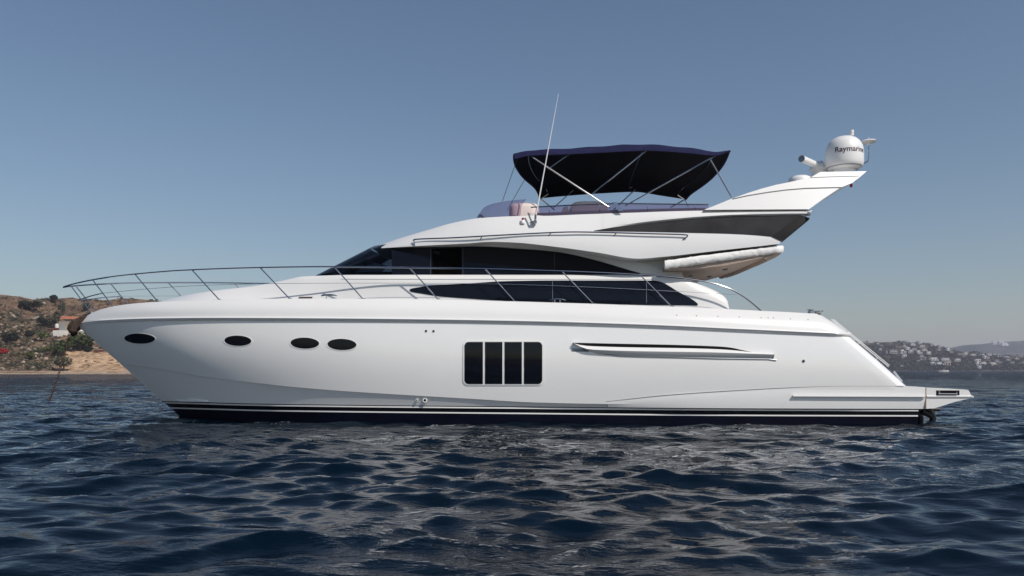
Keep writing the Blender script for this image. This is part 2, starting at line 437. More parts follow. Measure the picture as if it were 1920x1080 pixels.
# fittings on the hull side
def boss(px, py, r, m_, name, lift=.012):
    p = hit_h(px, py, 0); a = MB()
    a.tube([p + Vector((0, .02, 0)), p + Vector((0, -lift, 0))], r, 12); o = a.build(name, m_, yacht)
    c = MB(); c.tube([p + Vector((0, 0, 0)), p + Vector((0, -lift - .004, 0))], r * .55, 10); c.build('bore', BLACK, o)
for px, py, r in ((799,620.5,.028),(813,620.8,.028),(1506.5,677,.034)): boss(px, py, r, GREYT, 'drain_fitting')
for px, py, r in ((782,750,.03),(797,750.3,.055)): boss(px, py, r, WHITEP, 'drain_fitting', .03)
hit_b = hitter(BULV)
for px, py in ((1269,591),(1306,592),(1346,593),(1386,594.3),(1427,595.5),(1440,595.8),(1450,596),(1482,598),(1515,599.5)):
    p = hit_b(px, py, 0)
    if p is None: continue
    a = MB(); a.tube([p + Vector((0, .01, 0)), p + Vector((0, -.008, 0))], .012, 8); a.build('snap_stud', GREYT, yacht)

# ---- deck and deckhouse
Tx = [p.x for p in Tl]; Ty = [-p.y for p in Tl]; Tz = [p.z for p in Tl]
hbTi = lambda X: float(np.interp(X, Tx, Ty)); zTi = lambda X: float(np.interp(X, Tx, Tz))
trk = [P(x, y, -0.45) for x, y in ((285,567),(300,563.5),(350,553.5),(400,547),(480,540.5),(520,535.5),(545,531.5),(562,528.5))]
zt_ = curve([(p.x, p.z) for p in trk] + [(-5.1, 3.535), (-4.2, 3.535), (-3.0, 3.515), (3.2, 3.505), (4.12, 3.43), (4.5, 3.28), (4.9, 3.10), (5.08, 2.97), (5.14, 2.85), (5.16, 2.66)])
XS = sorted(set(lin(-11.2, 4.0, 110) + lin(4.0, 5.16, 24) + [5.162] + lin(5.2, Tl[-1].x + .1, 20)))
def zfl(X): return zTi(X) - 0.02 - 0.22 * sst(-8.5, -5, X)
def hbC(X):
    h = hbTi(X); return max(min(sell(X, -9.6, 6.2, 2.0, 2.0), h - 0.20), h * 0.35)
def lean(X): return 0.11 + 0.40 * (1 - sst(-6.5, -2.6, X))
dk = [[] for _ in range(13)]
for X in XS:
    h, z0, f, c = hbTi(X), zTi(X), zfl(X), hbC(X)
    t = max(zt_(X), f + .01) if -9.0 < X < 5.161 else f + .012
    if X < -9.0: t = f + .03
    ln = min(lean(X), c * .5)
    q = [(h, z0), (h - min(.06, .2*h), z0 + .012), (h - min(.10, .3*h), f), (min(c + .02, h - min(.11, .35*h)), f)]
    for k in range(5):
        v = k / 4; q.append((c - ln * v, f + (t - .10 * (t - f) / .8 - f) * v))
    q += [(c - ln - .05 * min(1, c), f + (t - f) * .965), (max(c - ln - .10, c * .3), t), (c * .25, t + .045 * min(1, c)), (0, t + .05 * min(1, c))]
    for k in range(13): dk[k].append(Vector((X, -q[k][0], q[k][1])))
deck = MB(); deck.both(dk); DECKV = deck.bvh(); hit_d = hitter(DECKV)
dko = deck.build('deckhouse', GEL, yacht, ang=38)

# lower side window
LT = curve([(768,543),(772,541.2),(785,538.8),(803,536),(887,531),(950,527.3),(1053,526),(1200,526),(1230,526.5),(1241,529.5),(1273,548),(1300,563),(1308,569.5)])
LB = curve([(768,543.6),(770,546.5),(776,548.2),(787,550),(827,556),(887,560.5),(970,566),(1100,570.5),(1308,572.8)])
m = MB(); m.solid(panel(lin(768.2, 790, 14) + lin(797, 1236, 50) + lin(1240, 1308, 14), LT, LB, hit_d, .012, 6), .05)
lw = m.build('lower_window', GLASS, yacht, ang=30)
for px in (1036, 1212):
    m = MB(); m.solid([[hit_d(px + d_, y, .0145) for d_ in (-.4, .4)] for y in lin(527, 569, 6)], .01); m.build('seam', GREYT, lw)
m = MB()  # sill moulding above it
for y0 in (523.0,):
    m.tube([hit_d(x, y0 + .5 * math.sin((x - 640) / 700), .0) for x in lin(640, 1285, 60) if hit_d(x, y0, 0, False)], .012, 6)
m.build('sill_moulding', GEL, yacht)

# upper cabin (saloon) and windscreen
def plan(z, off=0.0, n=24, aft=4.08):
    k = (z - 3.5) / .85
    X0 = -5.30 + 1.62 * k - off; B = 1.68 - 0.30 * k + off; L = 2.9; ex = 2.5
    pts = []
    for i in range(n + 1):
        a = math.pi / 2 * i / n
        pts.append(Vector((X0 + L * (1 - max(math.cos(a), 0) ** (2/ex)), -B * math.sin(a) ** (2/ex), z)))
    for x in lin(X0 + L, aft, 40)[1:]: pts.append(Vector((x, -B, z)))
    return pts
sal = MB(); zs = lin(3.40, 4.45, 10)
rows = [plan(z) for z in zs]
sal.both(rows); sal.grid([[r[-1], Vector((r[-1].x, 0, r[-1].z)), Vector((r[-1].x, -r[-1].y, r[-1].z))] for r in rows])
hit_s = hitter(sal.bvh())
sal = MB(); k0 = next(i for i, p in enumerate(rows[0]) if p.x > -2.75 and p.y < -1.5)
body = [r[k0:] for r in rows]; sal.both(body)
for e_ in (0, -1): sal.grid([[r[e_], Vector((r[e_].x, 0, r[e_].z)), Vector((r[e_].x, -r[e_].y, r[e_].z))] for r in body], 1 if e_ == 0 else 0)
sal.build('saloon', [GEL, VOIDM], yacht, ang=30)
m = MB(); wr = [plan(z, .012)[:25] for z in lin(3.545, 4.37, 9)]
full = [[Vector((p.x, -p.y, p.z)) for p in r[:0:-1]] + r for r in wr]
m.grid(full); ws = m.build('windscreen', TINT, yacht, ang=40)
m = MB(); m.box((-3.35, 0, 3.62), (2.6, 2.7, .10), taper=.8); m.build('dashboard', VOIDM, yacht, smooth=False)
m = MB(); ps = [P(x, y, -.35) for x, y in ((662,512),(712,512),(725,498),(700,492),(690,497))]; m.poly(ps); m.poly([p + Vector((.02, .05, 0)) for p in ps[::-1]]); m.grid([ps, [p + Vector((.02, .05, 0)) for p in ps]], close=True); m.build('sun_shade', PAPER, yacht, smooth=False)
m = MB(); ps = [P(x, y, -.2) for x, y in ((722,512),(738,512),(731,508.5))]; m.poly(ps); m.poly([p + Vector((.01, .1, 0)) for p in ps[::-1]]); m.grid([ps, [p + Vector((.01, .1, 0)) for p in ps]], close=True); m.build('compass_cover', PAPER, yacht, smooth=False)
for (xa, ya, xb, yb) in ((640, 511, 688, 486), (612, 518, 668, 487)):
    m = MB(); m.tube([P(xa, ya, .35), P(xb, yb, .35)], .03, 6); m.build('mullion', PAPER if xa == 640 else BLACK, ws)
UT = curve([(742,464.5),(873,462.5),(920,463.5),(960,466),(1040,472.5),(1120,489.5),(1163,502.5),(1200,513.3)])
UB = curve([(700,517),(720,516.5),(887,516),(1053,516),(1200,514.5)])
m = MB(); m.solid(panel(lin(735, 1199, 60), lambda x: UT(max(x, 742)), UB, hit_s, .016, 5), .05); uw = m.build('side_window', GLASS, yacht, ang=30)
m = MB(); m.solid(panel(lin(810.5, 865.5, 4), lambda x: 467.0, lambda x: 515.0, hit_s, .019, 3), .02); m.build('open_pane', VOIDM, uw)
for px in (807.5, 868, 1039.5):
    m = MB(); m.solid([[hit_s(px + d_, y, .021) for d_ in (-.55, .55)] for y in lin(max(465, UT(px) + 1), 515.5, 6)], .01); m.build('seam', mat('dark_frame', (.03, .032, .04), .4) if px == 807.5 else bpy.data.materials['dark_frame'], uw)
# pale sun shade and papers on the dash behind the windscreen
# arch moulding over the glass
AT = curve([(742,458.5),(873,456),(960,458),(1040,465),(1120,477),(1200,494),(1284,519)])
AB = curve([(742,464.3),(873,462.3),(960,465.8),(1040,472.3),(1120,489.3),(1163,502.3),(1200,513),(1240,517.5),(1284,521.5)])
m = MB(); m.solid(panel(lin(740, 1282, 70), AT, AB, hit_s, .045, 3), .05); m.build('window_arch', GEL, yacht, ang=40)

# ---- flybridge
FL = curve([(699,466.3),(780,461.5),(873,456.5),(920,453.5),(960,454.5),(1040,462.5),(1120,473.5),(1197,485),(1243,481.5),(1350,469.5),(1450,458.5),(1462,457)])
FT = curve([(697,465),(740,450),(800,432),(850,418),(900,409),(940,406.3),(1000,404),(1100,399.3),(1200,396.3),(1320,393.8),(1500,393.3),(1524,394.5)])
plF = lambda X: sell(X, -3.78, 4.9, 2.14, 2.1)
nF, rF = 110, 10
flyr = []
for i in range(rF + 1):
    v = i / rF; row = []
    for j in range(nF):
        u = j / (nF - 1); u = .55 * u + .45 * u * u
        xl = 699 + (1461 - 699) * u; xt = 697.5 + (1523 - 697.5) * u
        px = xl + (xt - xl) * v; py = FL(xl) * (1 - v) + FT(xt) * v
        front = 1 - sst(-3.5, 1.0, (px - 960) / 80)
        k = 1 - (0.15 + .10 * front) * v ** 1.35 + .012 * math.sin(math.pi * v)
        row.append(near(px, py, lambda X, Z: plF(X) * k))
    flyr.append(row)
fly = MB(); fly.both(flyr)
top, bot = flyr[-1], flyr[0]
sof = [[p, Vector((p.x, 0, p.z + .02))] for p in bot]
fly.both(list(map(list, zip(*sof))))
cm = []
for p in top:
    h = -p.y
    if p.x < -0.72: q = [p, Vector((p.x, -h*.85, p.z + .035*h)), Vector((p.x, -h*.5, p.z + .075*h)), Vector((p.x, 0, p.z + .09*h))]
    else:
        e0, e1 = flyr[0][-1], flyr[-1][-1]
        zf = max(4.45, e0.z + (e1.z - e0.z) * (p.x - e0.x) / (e1.x - e0.x) + .03) if p.x > e0.x - .3 else 4.45
        zf = min(zf, p.z)
        q = [p, Vector((p.x, -(h - .08), p.z + .004)), Vector((p.x, -(h - .14), zf)), Vector((p.x, 0, zf))]
    cm.append(q)
fly.both(list(map(list, zip(*cm))))
fly.grid([[r[-1], Vector((r[-1].x + .05, 0, r[-1].z)), Vector((r[-1].x, -r[-1].y, r[-1].z))] for r in flyr])
hit_f = hitter(fly.bvh())
fb_o = fly.build('flybridge', GEL, yacht, ang=30)
# smoked wedge panel
WT = curve([(1113,432.8),(1152,426.3),(1194,421),(1246,415.8),(1307,410.5),(1373,406.6),(1440,405),(1500,404.2),(1512,405.5)])
WB_ = curve([(1113,433.2),(1267,436),(1447,444),(1450,445.5)])
g = []
for i in range(5):
    v = i / 4; row = []
    for u in lin(0, 1, 40):
        xt = 1113.5 + (1499 - 1113.5) * u; xb = 1113.5 + (1447 - 1113.5) * u
        row.append(hit_f(xt + (xb - xt) * v, WT(xt) * (1 - v) + WB_(xb) * v, .010))
    g.append(row)
m = MB(); m.solid(g, .04); wd = m.build('smoked_panel', GLASS2, yacht, ang=30)
m = MB(); g = []
for v in lin(0, 1, 5):
    row = []
    for u in lin(0, 1, 5):
        a = (1499 + (1518 - 1499) * u, 404.4 + 4 * u); c = (1447 + (1465 - 1447) * u, 444.2 + 8 * u)
        q = hit_f(a[0] + (c[0]-a[0]) * v, a[1] + (c[1]-a[1]) * v, .018)
        row.append(q)
    g.append(row)
# black return round the aft corner
for r in g: r.append(r[-1] + Vector((.12, .35, .02)))
m.solid(g, .04); m.build('corner_panel', BLACK, wd, ang=40)
# lip above the wedge
g = []
for v, o in ((0, .0), (.06, .06), (.25, .07), (.6, .05), (1, .0)):
    row = []
    for x in lin(1120, 1520, 50):
        k = sst(1120, 1260, x)
        yt, yb = FT(x) + .8, min(WT(x), 404.2 if x > 1500 else 999) - .2
        q = hit_f(x, yb + (yt - yb) * v, (-.012 if x < 1124 else .003) + o * k, False)
        if q is None: q = near(x, yb + (yt - yb) * v, lambda X, Z: 2.0 + o)
        row.append(q)
    g.append(row)
m = MB(); m.solid(g, .05); m.build('coaming_lip', GEL, yacht, ang=35)

# side grab rail on the flybridge
m = MB()
gr = [(778,460.5,.0),(778.5,455.5,.05),(783,452,.06),(850,448.5,.06),(927,444,.06),(1040,438,.06),(1100,437.3,.06),(1204,440,.06),(1280,442,.06),(1288,444.8,.05),(1281,449,.01)]
m.tube([hit_f(x, y, o) for x, y, o in gr], .017, 8, sub=4)
for x0, y0, x1, y1 in ((905,445.5,900,449),(1033,438.6,1028,443),(1155,438.6,1150,443.5)): m.tube([hit_f(x0, y0, .06), hit_f(x1, y1, -.01)], .012, 6)
m.build('grab_rail', STEEL, yacht)

# cockpit ceiling, rolled awning, aft flap
m = MB(); rows = []
for i, (x, z) in enumerate(((3.6, 3.62), (4.2, 3.64), (5.0, 3.73), (5.6, 3.85), (6.0, 3.96))):
    rows.append([Vector((x + .12 * (1 - (y / 2.05) ** 2) * (i / 4), y, z - .03 * abs(y) / 2)) for y in lin(-2.06, 2.06, 17)])
m.solid(rows, Vector((0, 0, .1))); ce_o = m.build('cockpit_ceiling', CREAM, yacht, ang=40)
m = MB(); rows = []
for i, (x, z) in enumerate(((6.03, 3.95), (6.08, 3.88), (6.3, 3.98), (6.42, 4.06), (6.40, 4.14))):
    rows.append([Vector((x - .02 + .12 * (1 - (y / 2.05) ** 2) - .45 * max(abs(y) - 1.5, 0) ** 2 + .008 * math.sin(y * 23), y, z - .03 * abs(y) / 2 + .006 * math.sin(y * 31 + i))) for y in lin(-2.04, 2.04, 60)])
m.solid(rows, Vector((0, 0, .06))); m.build('aft_awning', CREAM, ce_o, ang=50)
m = MB()
for x, y in ((5.3, -.9), (5.3, .6), (4.6, -.3)):
    m = MB(); z = 3.64 + (x - 4.2) * .125 - .05
    m.tube([(x, y, z + .05), (x, y, z - .0)], .07, 12); m.build('ceiling_lamp', GREYT, ce_o)
m = MB(); a0, a1 = P(1246, 497, -2.11), P(1472, 465.5, -2.06); rws = []
for i in range(70):
    t = i / 69; c = a0.lerp(a1, t); c.y += .35 * max(t - .93, 0) ** 1.2 * 10; n = 16; row = []
    for k in range(n):
        a = 2 * math.pi * k / n
        r_ = (.105 - .02 * t) * (1 + .17 * noise.noise(Vector((t * 26, math.cos(a) * 1.2, math.sin(a) * 1.2))) + .12 * noise.noise(Vector((t * 70, a * 2, 5))))
        row.append(c + Vector((0, math.cos(a) * r_ * .6, math.sin(a) * r_)))
    rws.append(row)
m.grid(rws, close=True); m.poly(rws[0]); m.poly(rws[-1]); m.build('rolled_awning', WCLOTH, yacht, ang=60)

# ---- radar mast
arch = [(1320,393.4),(1345,383.5),(1372,372.5),(1400,362.5),(1427,354),(1455,346.5),(1480,341.5),(1520,332.5),(1538,322.3),(1625,321),(1612,332),(1598,343),(1575,352),(1545,372),(1517,392.2)]
hbA = lambda X, Z: 1.97 - .30 * (Z - 5.0)
m = MB()
nr = [near(x, y, hbA) for x, y in arch]
bk = [p + Vector((0, .22, 0)) for p in nr]
for s in (1, -1):
    A = [Vector((p.x, p.y * s, p.z)) for p in nr]; Bk = [Vector((p.x, p.y * s, p.z)) for p in bk]
    m.poly(A); m.poly(Bk[::-1]); m.grid([A, Bk], close=True)
tb = [bk[i] for i in (7, 8, 9, 10, 11, 12)]
m.grid([tb, [Vector((p.x + .08, 0, p.z)) for p in tb], [Vector((p.x, -p.y, p.z)) for p in tb]], close=True)
mast = m.build('radar_mast', GEL, yacht, ang=20)
m = MB()
m.tube([near(x, y, lambda X, Z: hbA(X, Z) + .004) for x, y in ((1374,372.8),(1400,367),(1440,360.3),(1475,355.8),(1510,353),(1545,352),(1578,351.3))], .014, 6)
m.tube([near(x, y, lambda X, Z: hbA(X, Z) + .003) for x, y in ((1519,333),(1560,331.3),(1611,330))], .007, 6)
m.build('groove', SEAM, mast)
m = MB(); m.lathe([(0, -.05), (.03, -.05), (.035, .0), (.02, .04), (0, .04)], P(1596, 347, -1.3), 12); m.build('navigation_light', REDP, mast)
# satellite dome with lettering
DY = -0.55; dd = DY - CAMY; sc_ = dd / F; DC = P(1583, 319, DY); DC.y = DY
dprof = [(0,63.2),(5,63),(10,62.4),(15,60.9),(20,58.6),(24,55.6),(27.5,51.8),(30.5,47),(32.6,41.5),(33.8,35),(34.2,28),(34.3,20),(34.0,12),(32.8,7),(30,2.8),(26,.6),(22,0),(0,0)]
m = MB(); m.lathe([(r * sc_, z * sc_) for r, z in dprof], DC, 48); dome = m.build('satellite_dome', WHITEP, yacht, ang=40)
m = MB(); m.lathe([(0, -.28), (.30, -.28), (.27, .01), (.0, .01)], DC, 24); m.build('pedestal', WHITEP, dome, ang=40)
m = MB(); m.lathe([(29.5*sc_, 2.6*sc_), (30.6*sc_, 3.4*sc_), (31.6*sc_, 4.9*sc_)], DC, 40); m.build('base_ring', SEAM, dome)
fc = bpy.data.curves.new('lettering', 'FONT'); fc.body = 'Raymarine'; fc.size = 1.0; fc.resolution_u = 4; fc.offset = .012
fo = bpy.data.objects.new('lettering', fc); COL.objects.link(fo)
bpy.context.view_layer.update()
dg = bpy.context.evaluated_depsgraph_get(); tm = bpy.data.meshes.new_from_object(fo.evaluated_get(dg))
bpy.data.objects.remove(fo); tm.name = 'lettering'
bmt = bmesh.new(); bmt.from_mesh(tm); bmesh.ops.triangulate(bmt, faces=bmt.faces)
for _ in range(2):
    lg = [e_ for e_ in bmt.edges if e_.calc_length() > .12]
    if lg: bmesh.ops.subdivide_edges(bmt, edges=lg, cuts=1); bmesh.ops.triangulate(bmt, faces=bmt.faces)
xs = [v.co.x for v in bmt.verts]; wT = max(xs) - min(xs)
rz = [(r * sc_, z * sc_) for r, z in dprof][::-1]
base_a = math.atan2(CAMY - DC.y, 0 - DC.x)                       # towards the camera
k_ = .80 / wT
for v in bmt.verts:
    s_ = (v.co.x - min(xs)) * k_; zz = 27.0 * sc_ + v.co.y * k_ * 1.0
    a = base_a - R(27) + s_ / (34.2 * sc_)
    rad = float(np.interp(zz, [q[1] for q in rz[1:]], [q[0] for q in rz[1:]])) + .004
    v.co = (DC.x + rad * math.cos(a), DC.y + rad * math.sin(a), DC.z + zz)
bmt.to_mesh(tm); bmt.free(); tm.materials.append(INK)
lo = bpy.data.objects.new('lettering', tm); COL.objects.link(lo); lo.parent = dome
m = MB(); c = P(1597, 254, DY)
m.lathe([(0, -.06), (.012, -.06), (.012, .0), (.05, .0), (.052, .05), (.044, .055), (.044, .06), (.054, .065), (.05, .13), (.0, .14)], c, 16); m.build('masthead_light', WHITEP, dome, ang=40)
# open array radar
m = MB(); c = P(1537, 322, -.1)
m.lathe([(0, -.35), (.20, -.35), (.20, .0), (.26, .06), (.22, .16), (.10, .20), (.08, .27), (0, .27)], c, 24); rad_o = m.build('radar_scanner', WHITEP, yacht, ang=40)
A = P(1503, 297.5, -.85); Bq = c * 2 - A; Bq.z = A.z - .02; mid = (A + Bq) / 2
m = MB(); m.tube([A, Bq], .085, 16); m.build('array_bar', WHITEP, rad_o, ang=50)
m = MB(); dv = (A - Bq).normalized(); m.tube([A - dv * .01, A + dv * .008], .083, 16); m.build('end_cap', GREYT, rad_o)
m = MB(); c = P(1500, 339, -.5); m.lathe([(.30, -.1), (.30, 0), (.27, .06), (.2, .105), (.1, .125), (0, .13)], c, 28); m.build('small_dome', WHITEP, yacht, ang=50)
m = MB(); c = P(1629, 266, -.3)
m.lathe([(0, -.10), (.03, -.10), (.035, -.045), (.13, -.03), (.19, .005), (.17, .03), (.09, .05), (0, .055)], c, 24)
ga = m.build('gps_antenna', WHITEP, yacht, ang=40)
m = MB(); m.tube([P(1629, 274, -.3), P(1628.5, 298, -.3), P(1624, 304, -.3), P(1613, 308, -.3)], .016, 8, sub=4); m.build('bracket', STEEL, ga)
m = MB(); m.tube([c + Vector((.0, 0, .05)), c + Vector((0, 0, .12))], .006, 6); m.build('tip', WHITEP, ga)

# ---- whip antenna and side light
m = MB(); b0, b1 = near(1003.5, 412, lambda X, Z: 2.02), P(1047, 176, -1.95)
m.tube([b0, b0.lerp(b1, .5), b1], [.017, .013, .005], 8); an = m.build('whip_antenna', WHITEP, yacht)
m = MB(); m.box(near(1002, 416.5, lambda X, Z: 2.03), (.11, .10, .05)); m.tube([b0 + Vector((0, .02, -.05)), b0 + Vector((.01, -.01, .12))], .026, 8)
m.tube([near(997, 417, lambda X, Z: 2.05), near(990, 399, lambda X, Z: 1.9)], .018, 6); m.build('mount', GREYT, an)
m = MB(); c = hit_f(980.5, 417, .03); m.lathe([(0, -.06), (.055, -.055), (.06, .0), (.04, .03), (0, .035)], c, 14); nl = m.build('side_light', WHITEP, yacht, ang=40)
m = MB(); m.lathe([(0, .03), (.028, .03), (.028, .085), (0, .09)], c, 12); m.build('red_lens', REDP, nl)

# ---- flybridge windscreen, rail, seats
def flyplan(t):
    """t from -1 (near side aft) through 0 (front) to 1 (far side aft): plan point on the coaming"""
    s = -1 if t < 0 else 1; a = abs(t)
    if a < .4:
        q = a / .4 * math.pi / 2
        return (-.95 + 1.98 * (1 - math.cos(q) ** .9), s * 1.84 * math.sin(q) ** .85)
    return (1.03 + (a - .4) / .6 * 3.7, s * (1.84 - .0 * a))
def coam(X): 
    return float(np.interp(X, [p.x for p in top], [p.z for p in top]))
m = MB(); lo_, hi_, md = [], [], []
for t in lin(-.30, .30, 50):
    x, y = flyplan(t); z = coam(x) + .0
    h_ = .43 + .03 * math.cos(t * 5)
    lo_.append(Vector((x, y, z - .04))); md.append(Vector((x + .03, y * .975, z + h_ * .6))); hi_.append(Vector((x + .15, y * .945, z + h_)))
m.grid([lo_, md, hi_]); m.build('flybridge_windscreen', PERSPEX, yacht, ang=60)
for s in (-1, 1):
    m = MB(); a_, b_ = [], []
    for t in lin(.345, .985, 26):
        x, y = flyplan(s * t); a_.append(Vector((x, y, coam(x) - .03))); b_.append(Vector((x + .03, y * .985, coam(min(x, 2.5)) + .19 - .012 * max(x - 2.5, 0))))
    m.grid([a_, b_]); m.build('side_screen', PERSPEX, yacht)
m = MB()
rp = []
for t in lin(-.985, -.33, 26):
    x, y = flyplan(t); rp.append(Vector((x + .03, y * .985, coam(min(x, 2.5)) + .205 - .012 * max(x - 2.5, 0))))
for s in (1, -1):
    m = MB(); m.tube([Vector((p.x, s * p.y, p.z)) for p in rp], .016, 8)
    for k in (2, 9, 16, 23):
        p = rp[k]; m.tube([(p.x, s * p.y, p.z), (p.x, s * p.y, p.z - .2)], .010, 6)
    m.build('screen_rail', STEEL, yacht)
for s in (-1, 1):
    m = MB(); m.solid([[Vector((x, s * 1.80, coam(x) + z)) for x in lin(.4, 4.6, 20)] for z in (-.45, .055)], .03 * -s)
    m.build('coaming_pad', CUSH, yacht)
def rounded(mb, c, d, r=.06, rot=0):
    rows = []
    for k, (iz, ins) in enumerate(((-d[2]/2, r), (-d[2]/2 + r*.3, r*.3), (-d[2]/2 + r, 0), (d[2]/2 - r, 0), (d[2]/2 - r*.3, r*.3), (d[2]/2, r))):
        row = []
        for i in range(24):
            a = 2*math.pi*(i+.5)/24; ca, sa = math.cos(a), math.sin(a); p = 5
            kx = abs(ca)**(2/p)*math.copysign(1, ca); ky = abs(sa)**(2/p)*math.copysign(1, sa)
            x_, y_ = kx*(d[0]/2-ins), ky*(d[1]/2-ins)
            row.append((c[0]+x_*math.cos(rot)-y_*math.sin(rot), c[1]+x_*math.sin(rot)+y_*math.cos(rot), c[2]+iz))
        rows.append(row)
    mb.grid(rows, close=True); mb.poly(rows[0][::-1]); mb.poly(rows[-1])
m = MB(); rounded(m, (.30, -.75, 4.93), (.75, 1.3, .80), .12); m.build('helm_console', CUSH, yacht, ang=50)
m = MB(); rounded(m, (1.95, -.2, 5.00), (.95, 1.5, .90), .08); rounded(m, (1.35, -.2, 4.98), (.16, 1.1, .75), .05); st = m.build('helm_seat', CUSH, yacht, ang=50)
m = MB(); m.lathe([(0, 0), (.12, 0), (.15, .12), (.10, .2), (0, .22)], (3.0, -.9, 4.92), 14); rounded(m, (3.15, -.9, 4.93), (.5, .3, .12), .04); m.build('covered_grill', mat('dark_vinyl', (.08, .05, .05), .6), yacht, ang=50)

# ---- bimini
nearE = curve([(0.06, 0), (1, 1)])
xsn = [(993,290.5),(1068,288),(1141,284.3),(1212,281.3),(1291,286.5),(1342,291.5),(1366,280)]
ztop = curve([(965,297),(993,290.5),(1068,288),(1141,284.3),(1212,281.3),(1291,286),(1342,290.5),(1369,282)])
zfar = curve([(1012,371),(1060,366.5),(1122,362),(1190,359),(1240,366),(1286,373)])
BW = 1.85
rows_o = []
nu, nv = 60, 26
for i in range(nu):
    u = i / (nu - 1)
    pn = P(966 + (1368.5 - 966) * u, ztop(966 + (1368.5 - 966) * u), -BW)
    pf = P(1012 + (1286 - 1012) * u, zfar(1012 + (1286 - 1012) * u), BW)
    row = []
    for j in range(nv):
        v = j / (nv - 1); a = -1 + 2 * v
        a = math.copysign(abs(a) ** .6, a); v2 = (a + 1) / 2
        p = pn.lerp(pf, v2)
        rise = (.24 + .05 * (1 - abs(2 * u - 1))) * (1 - .6 * max(0, 2 * u - 1) ** 10)
        sag = .018 * math.sin(u * math.pi * 6) ** 2
        p.z += (rise - sag) * (1 - abs(a) ** 11)
        p.x += .27 * (1 - a * a) * (max(0, u - .6) / .4 - max(0, .4 - u) / .4)
        row.append(p)
    rows_o.append(row)
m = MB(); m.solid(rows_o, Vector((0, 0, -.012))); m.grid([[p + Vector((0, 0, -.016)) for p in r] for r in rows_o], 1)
bim = m.build('bimini_top', [CANVAS, UNDERSHADE], yacht, ang=50)
m = MB()
for row in (rows_o[0], rows_o[-1]): m.tube([p + Vector((0, 0, -.02)) for p in row], .022, 6)
m.tube([r[0] + Vector((0, 0, -.015)) for r in rows_o], .012, 6); m.build('hem', CANVAS, bim)
def under(u, v):
    r = rows_o[int(round(u * (nu - 1)))]; return r[int(round(v * (nv - 1)))] + Vector((0, 0, -.035))
def hoop(px0, py0, pxb, pyb, fx0, fy0, fxb, fyb, u):
    """near leg from canopy to base, across under the canopy, far leg"""
    m = MB(); a, b_ = P(px0, py0, -BW + .03), P(pxb, pyb, -1.82)
    c, d_ = P(fx0, fy0, BW - .03), P(fxb, fyb, 1.82)
    arc = [under(u, v) for v in lin(.03, .97, 14)]
    m.tube([b_, a], .0165, 8); m.tube([a] + arc + [c], .0165, 8); m.tube([c, d_], .0165, 8)
    m.build('hoop', STEEL, bim)
hoop(1000, 296, 1144, 390, 1014, 373, 1040, 394, .07)
hoop(1212, 282, 1111, 363, 1203, 344, 1151, 393, .61)
hoop(1341, 292, 1172, 386, 1284, 374, 1257, 389, .93)
m = MB(); m.tube([P(1068, 288.5, -BW + .03), P(1031, 314.5, -1.83)], .013, 8); m.build('brace', STEEL, bim); m = MB(); m.tube([P(1079, 353, BW - .1), P(1036, 391, 1.8)], .013, 8); m.build('brace', STEEL, bim)
m = MB(); m.tube([P(1332, 299, -1.83), P(1372, 370, -1.85)], .016, 8); m.build('strut', STEEL, bim); m = MB(); m.tube([P(1284, 374, 1.8), P(1291, 388, 1.8)], .013, 8); m.build('strut', STEEL, bim)
m = MB(); m.tube([P(970, 297, -1.8), P(942, 377, -.6)], .007, 6); m.build('strap', ROPE, bim); m = MB(); m.tube([P(983, 338, .4), P(951, 394, .8)], .007, 6); m.build('strap', ROPE, bim)
m = MB(); a, c = P(1152, 379, -1.9), P(1164, 395.5, -1.93)
dx = Vector((.055, 0, .0)); m.solid([[a - dx, a + dx], [c - dx, c + dx]], .03); m.build('hinge_plate', STEEL, bim)

# ---- deck rails
rail_pts = [(118.5,538.5),(122,537),(128,535),(145,530.5),(174,524.5),(210,518.8),(253,514),(300,509.8),(340,507),(410,504),(480,502),(550,500.7),(627,500.2),(768,501.8),(910,504.2),(1053,508.5),(1160,513),(1220,516.8),(1264,520),(1303,525),(1333,530.3),(1361,538.5),(1383,549),(1405,564),(1427.5,583)]
hb_R = lambda X, Z: sup(X, -11.68, 9.9, 2.16, 2.2) - stern(X, .12)
rl = [near(x, y, hb_R) for x, y in rail_pts]; rl[0].y = 0
m = MB(); m.tube([Vector((p.x, -p.y, p.z)) for p in rl[:0:-1]] + rl, .0185, 8, sub=4); rail = m.build('deck_rail', STEEL, yacht)
stan = [((133,536),(172,586)),((174,525),(213,574.5)),((253,514),(298,566)),((360,506),(413,562)),((488,502),(545,560)),((627,500.5),(683,561)),((768,502),(823,561)),((910,504.5),(968,566)),((1053,508.5),(1115,570)),((1200,515.5),(1262,575))]
for (tx, ty), (bx, by) in stan:
    a, b_ = near(tx, ty, hb_R), near(bx, by, lambda X, Z: hb_T(X) - .03)
    for s in (1, -1):
        m = MB(); A, Bv = Vector((a.x, a.y * s, a.z)), Vector((b_.x, b_.y * s, b_.z - .03))
        m.tube([A, Bv], .0145, 8); m.tube([Bv + Vector((0, 0, .0)), Bv + Vector((0, 0, .05))], .026, 10); m.build('stanchion', STEEL, rail)
hb_M = lambda X, Z: (hb_R(X - .3, Z))
mr = [near(x, y, hb_M) for x, y in ((148,563),(152,561),(172,554.5),(194,549.5))]
for s in (1, -1): m = MB(); m.tube([Vector((p.x, p.y * s, p.z)) for p in mr], .0145, 8, sub=3); m.build('mid_rail', STEEL, rail)
wi = [near(x, y, hb_M) for x, y in ((194,549.5),(330,537.5),(480,532.3),(627,531),(768,531),(910,532),(1053,536),(1200,542.5),(1384,553))]
for s in (1, -1): m = MB(); m.tube([Vector((p.x, p.y * s, p.z)) for p in wi], .005, 5, sub=3); m.build('guard_wire', STEEL, rail)

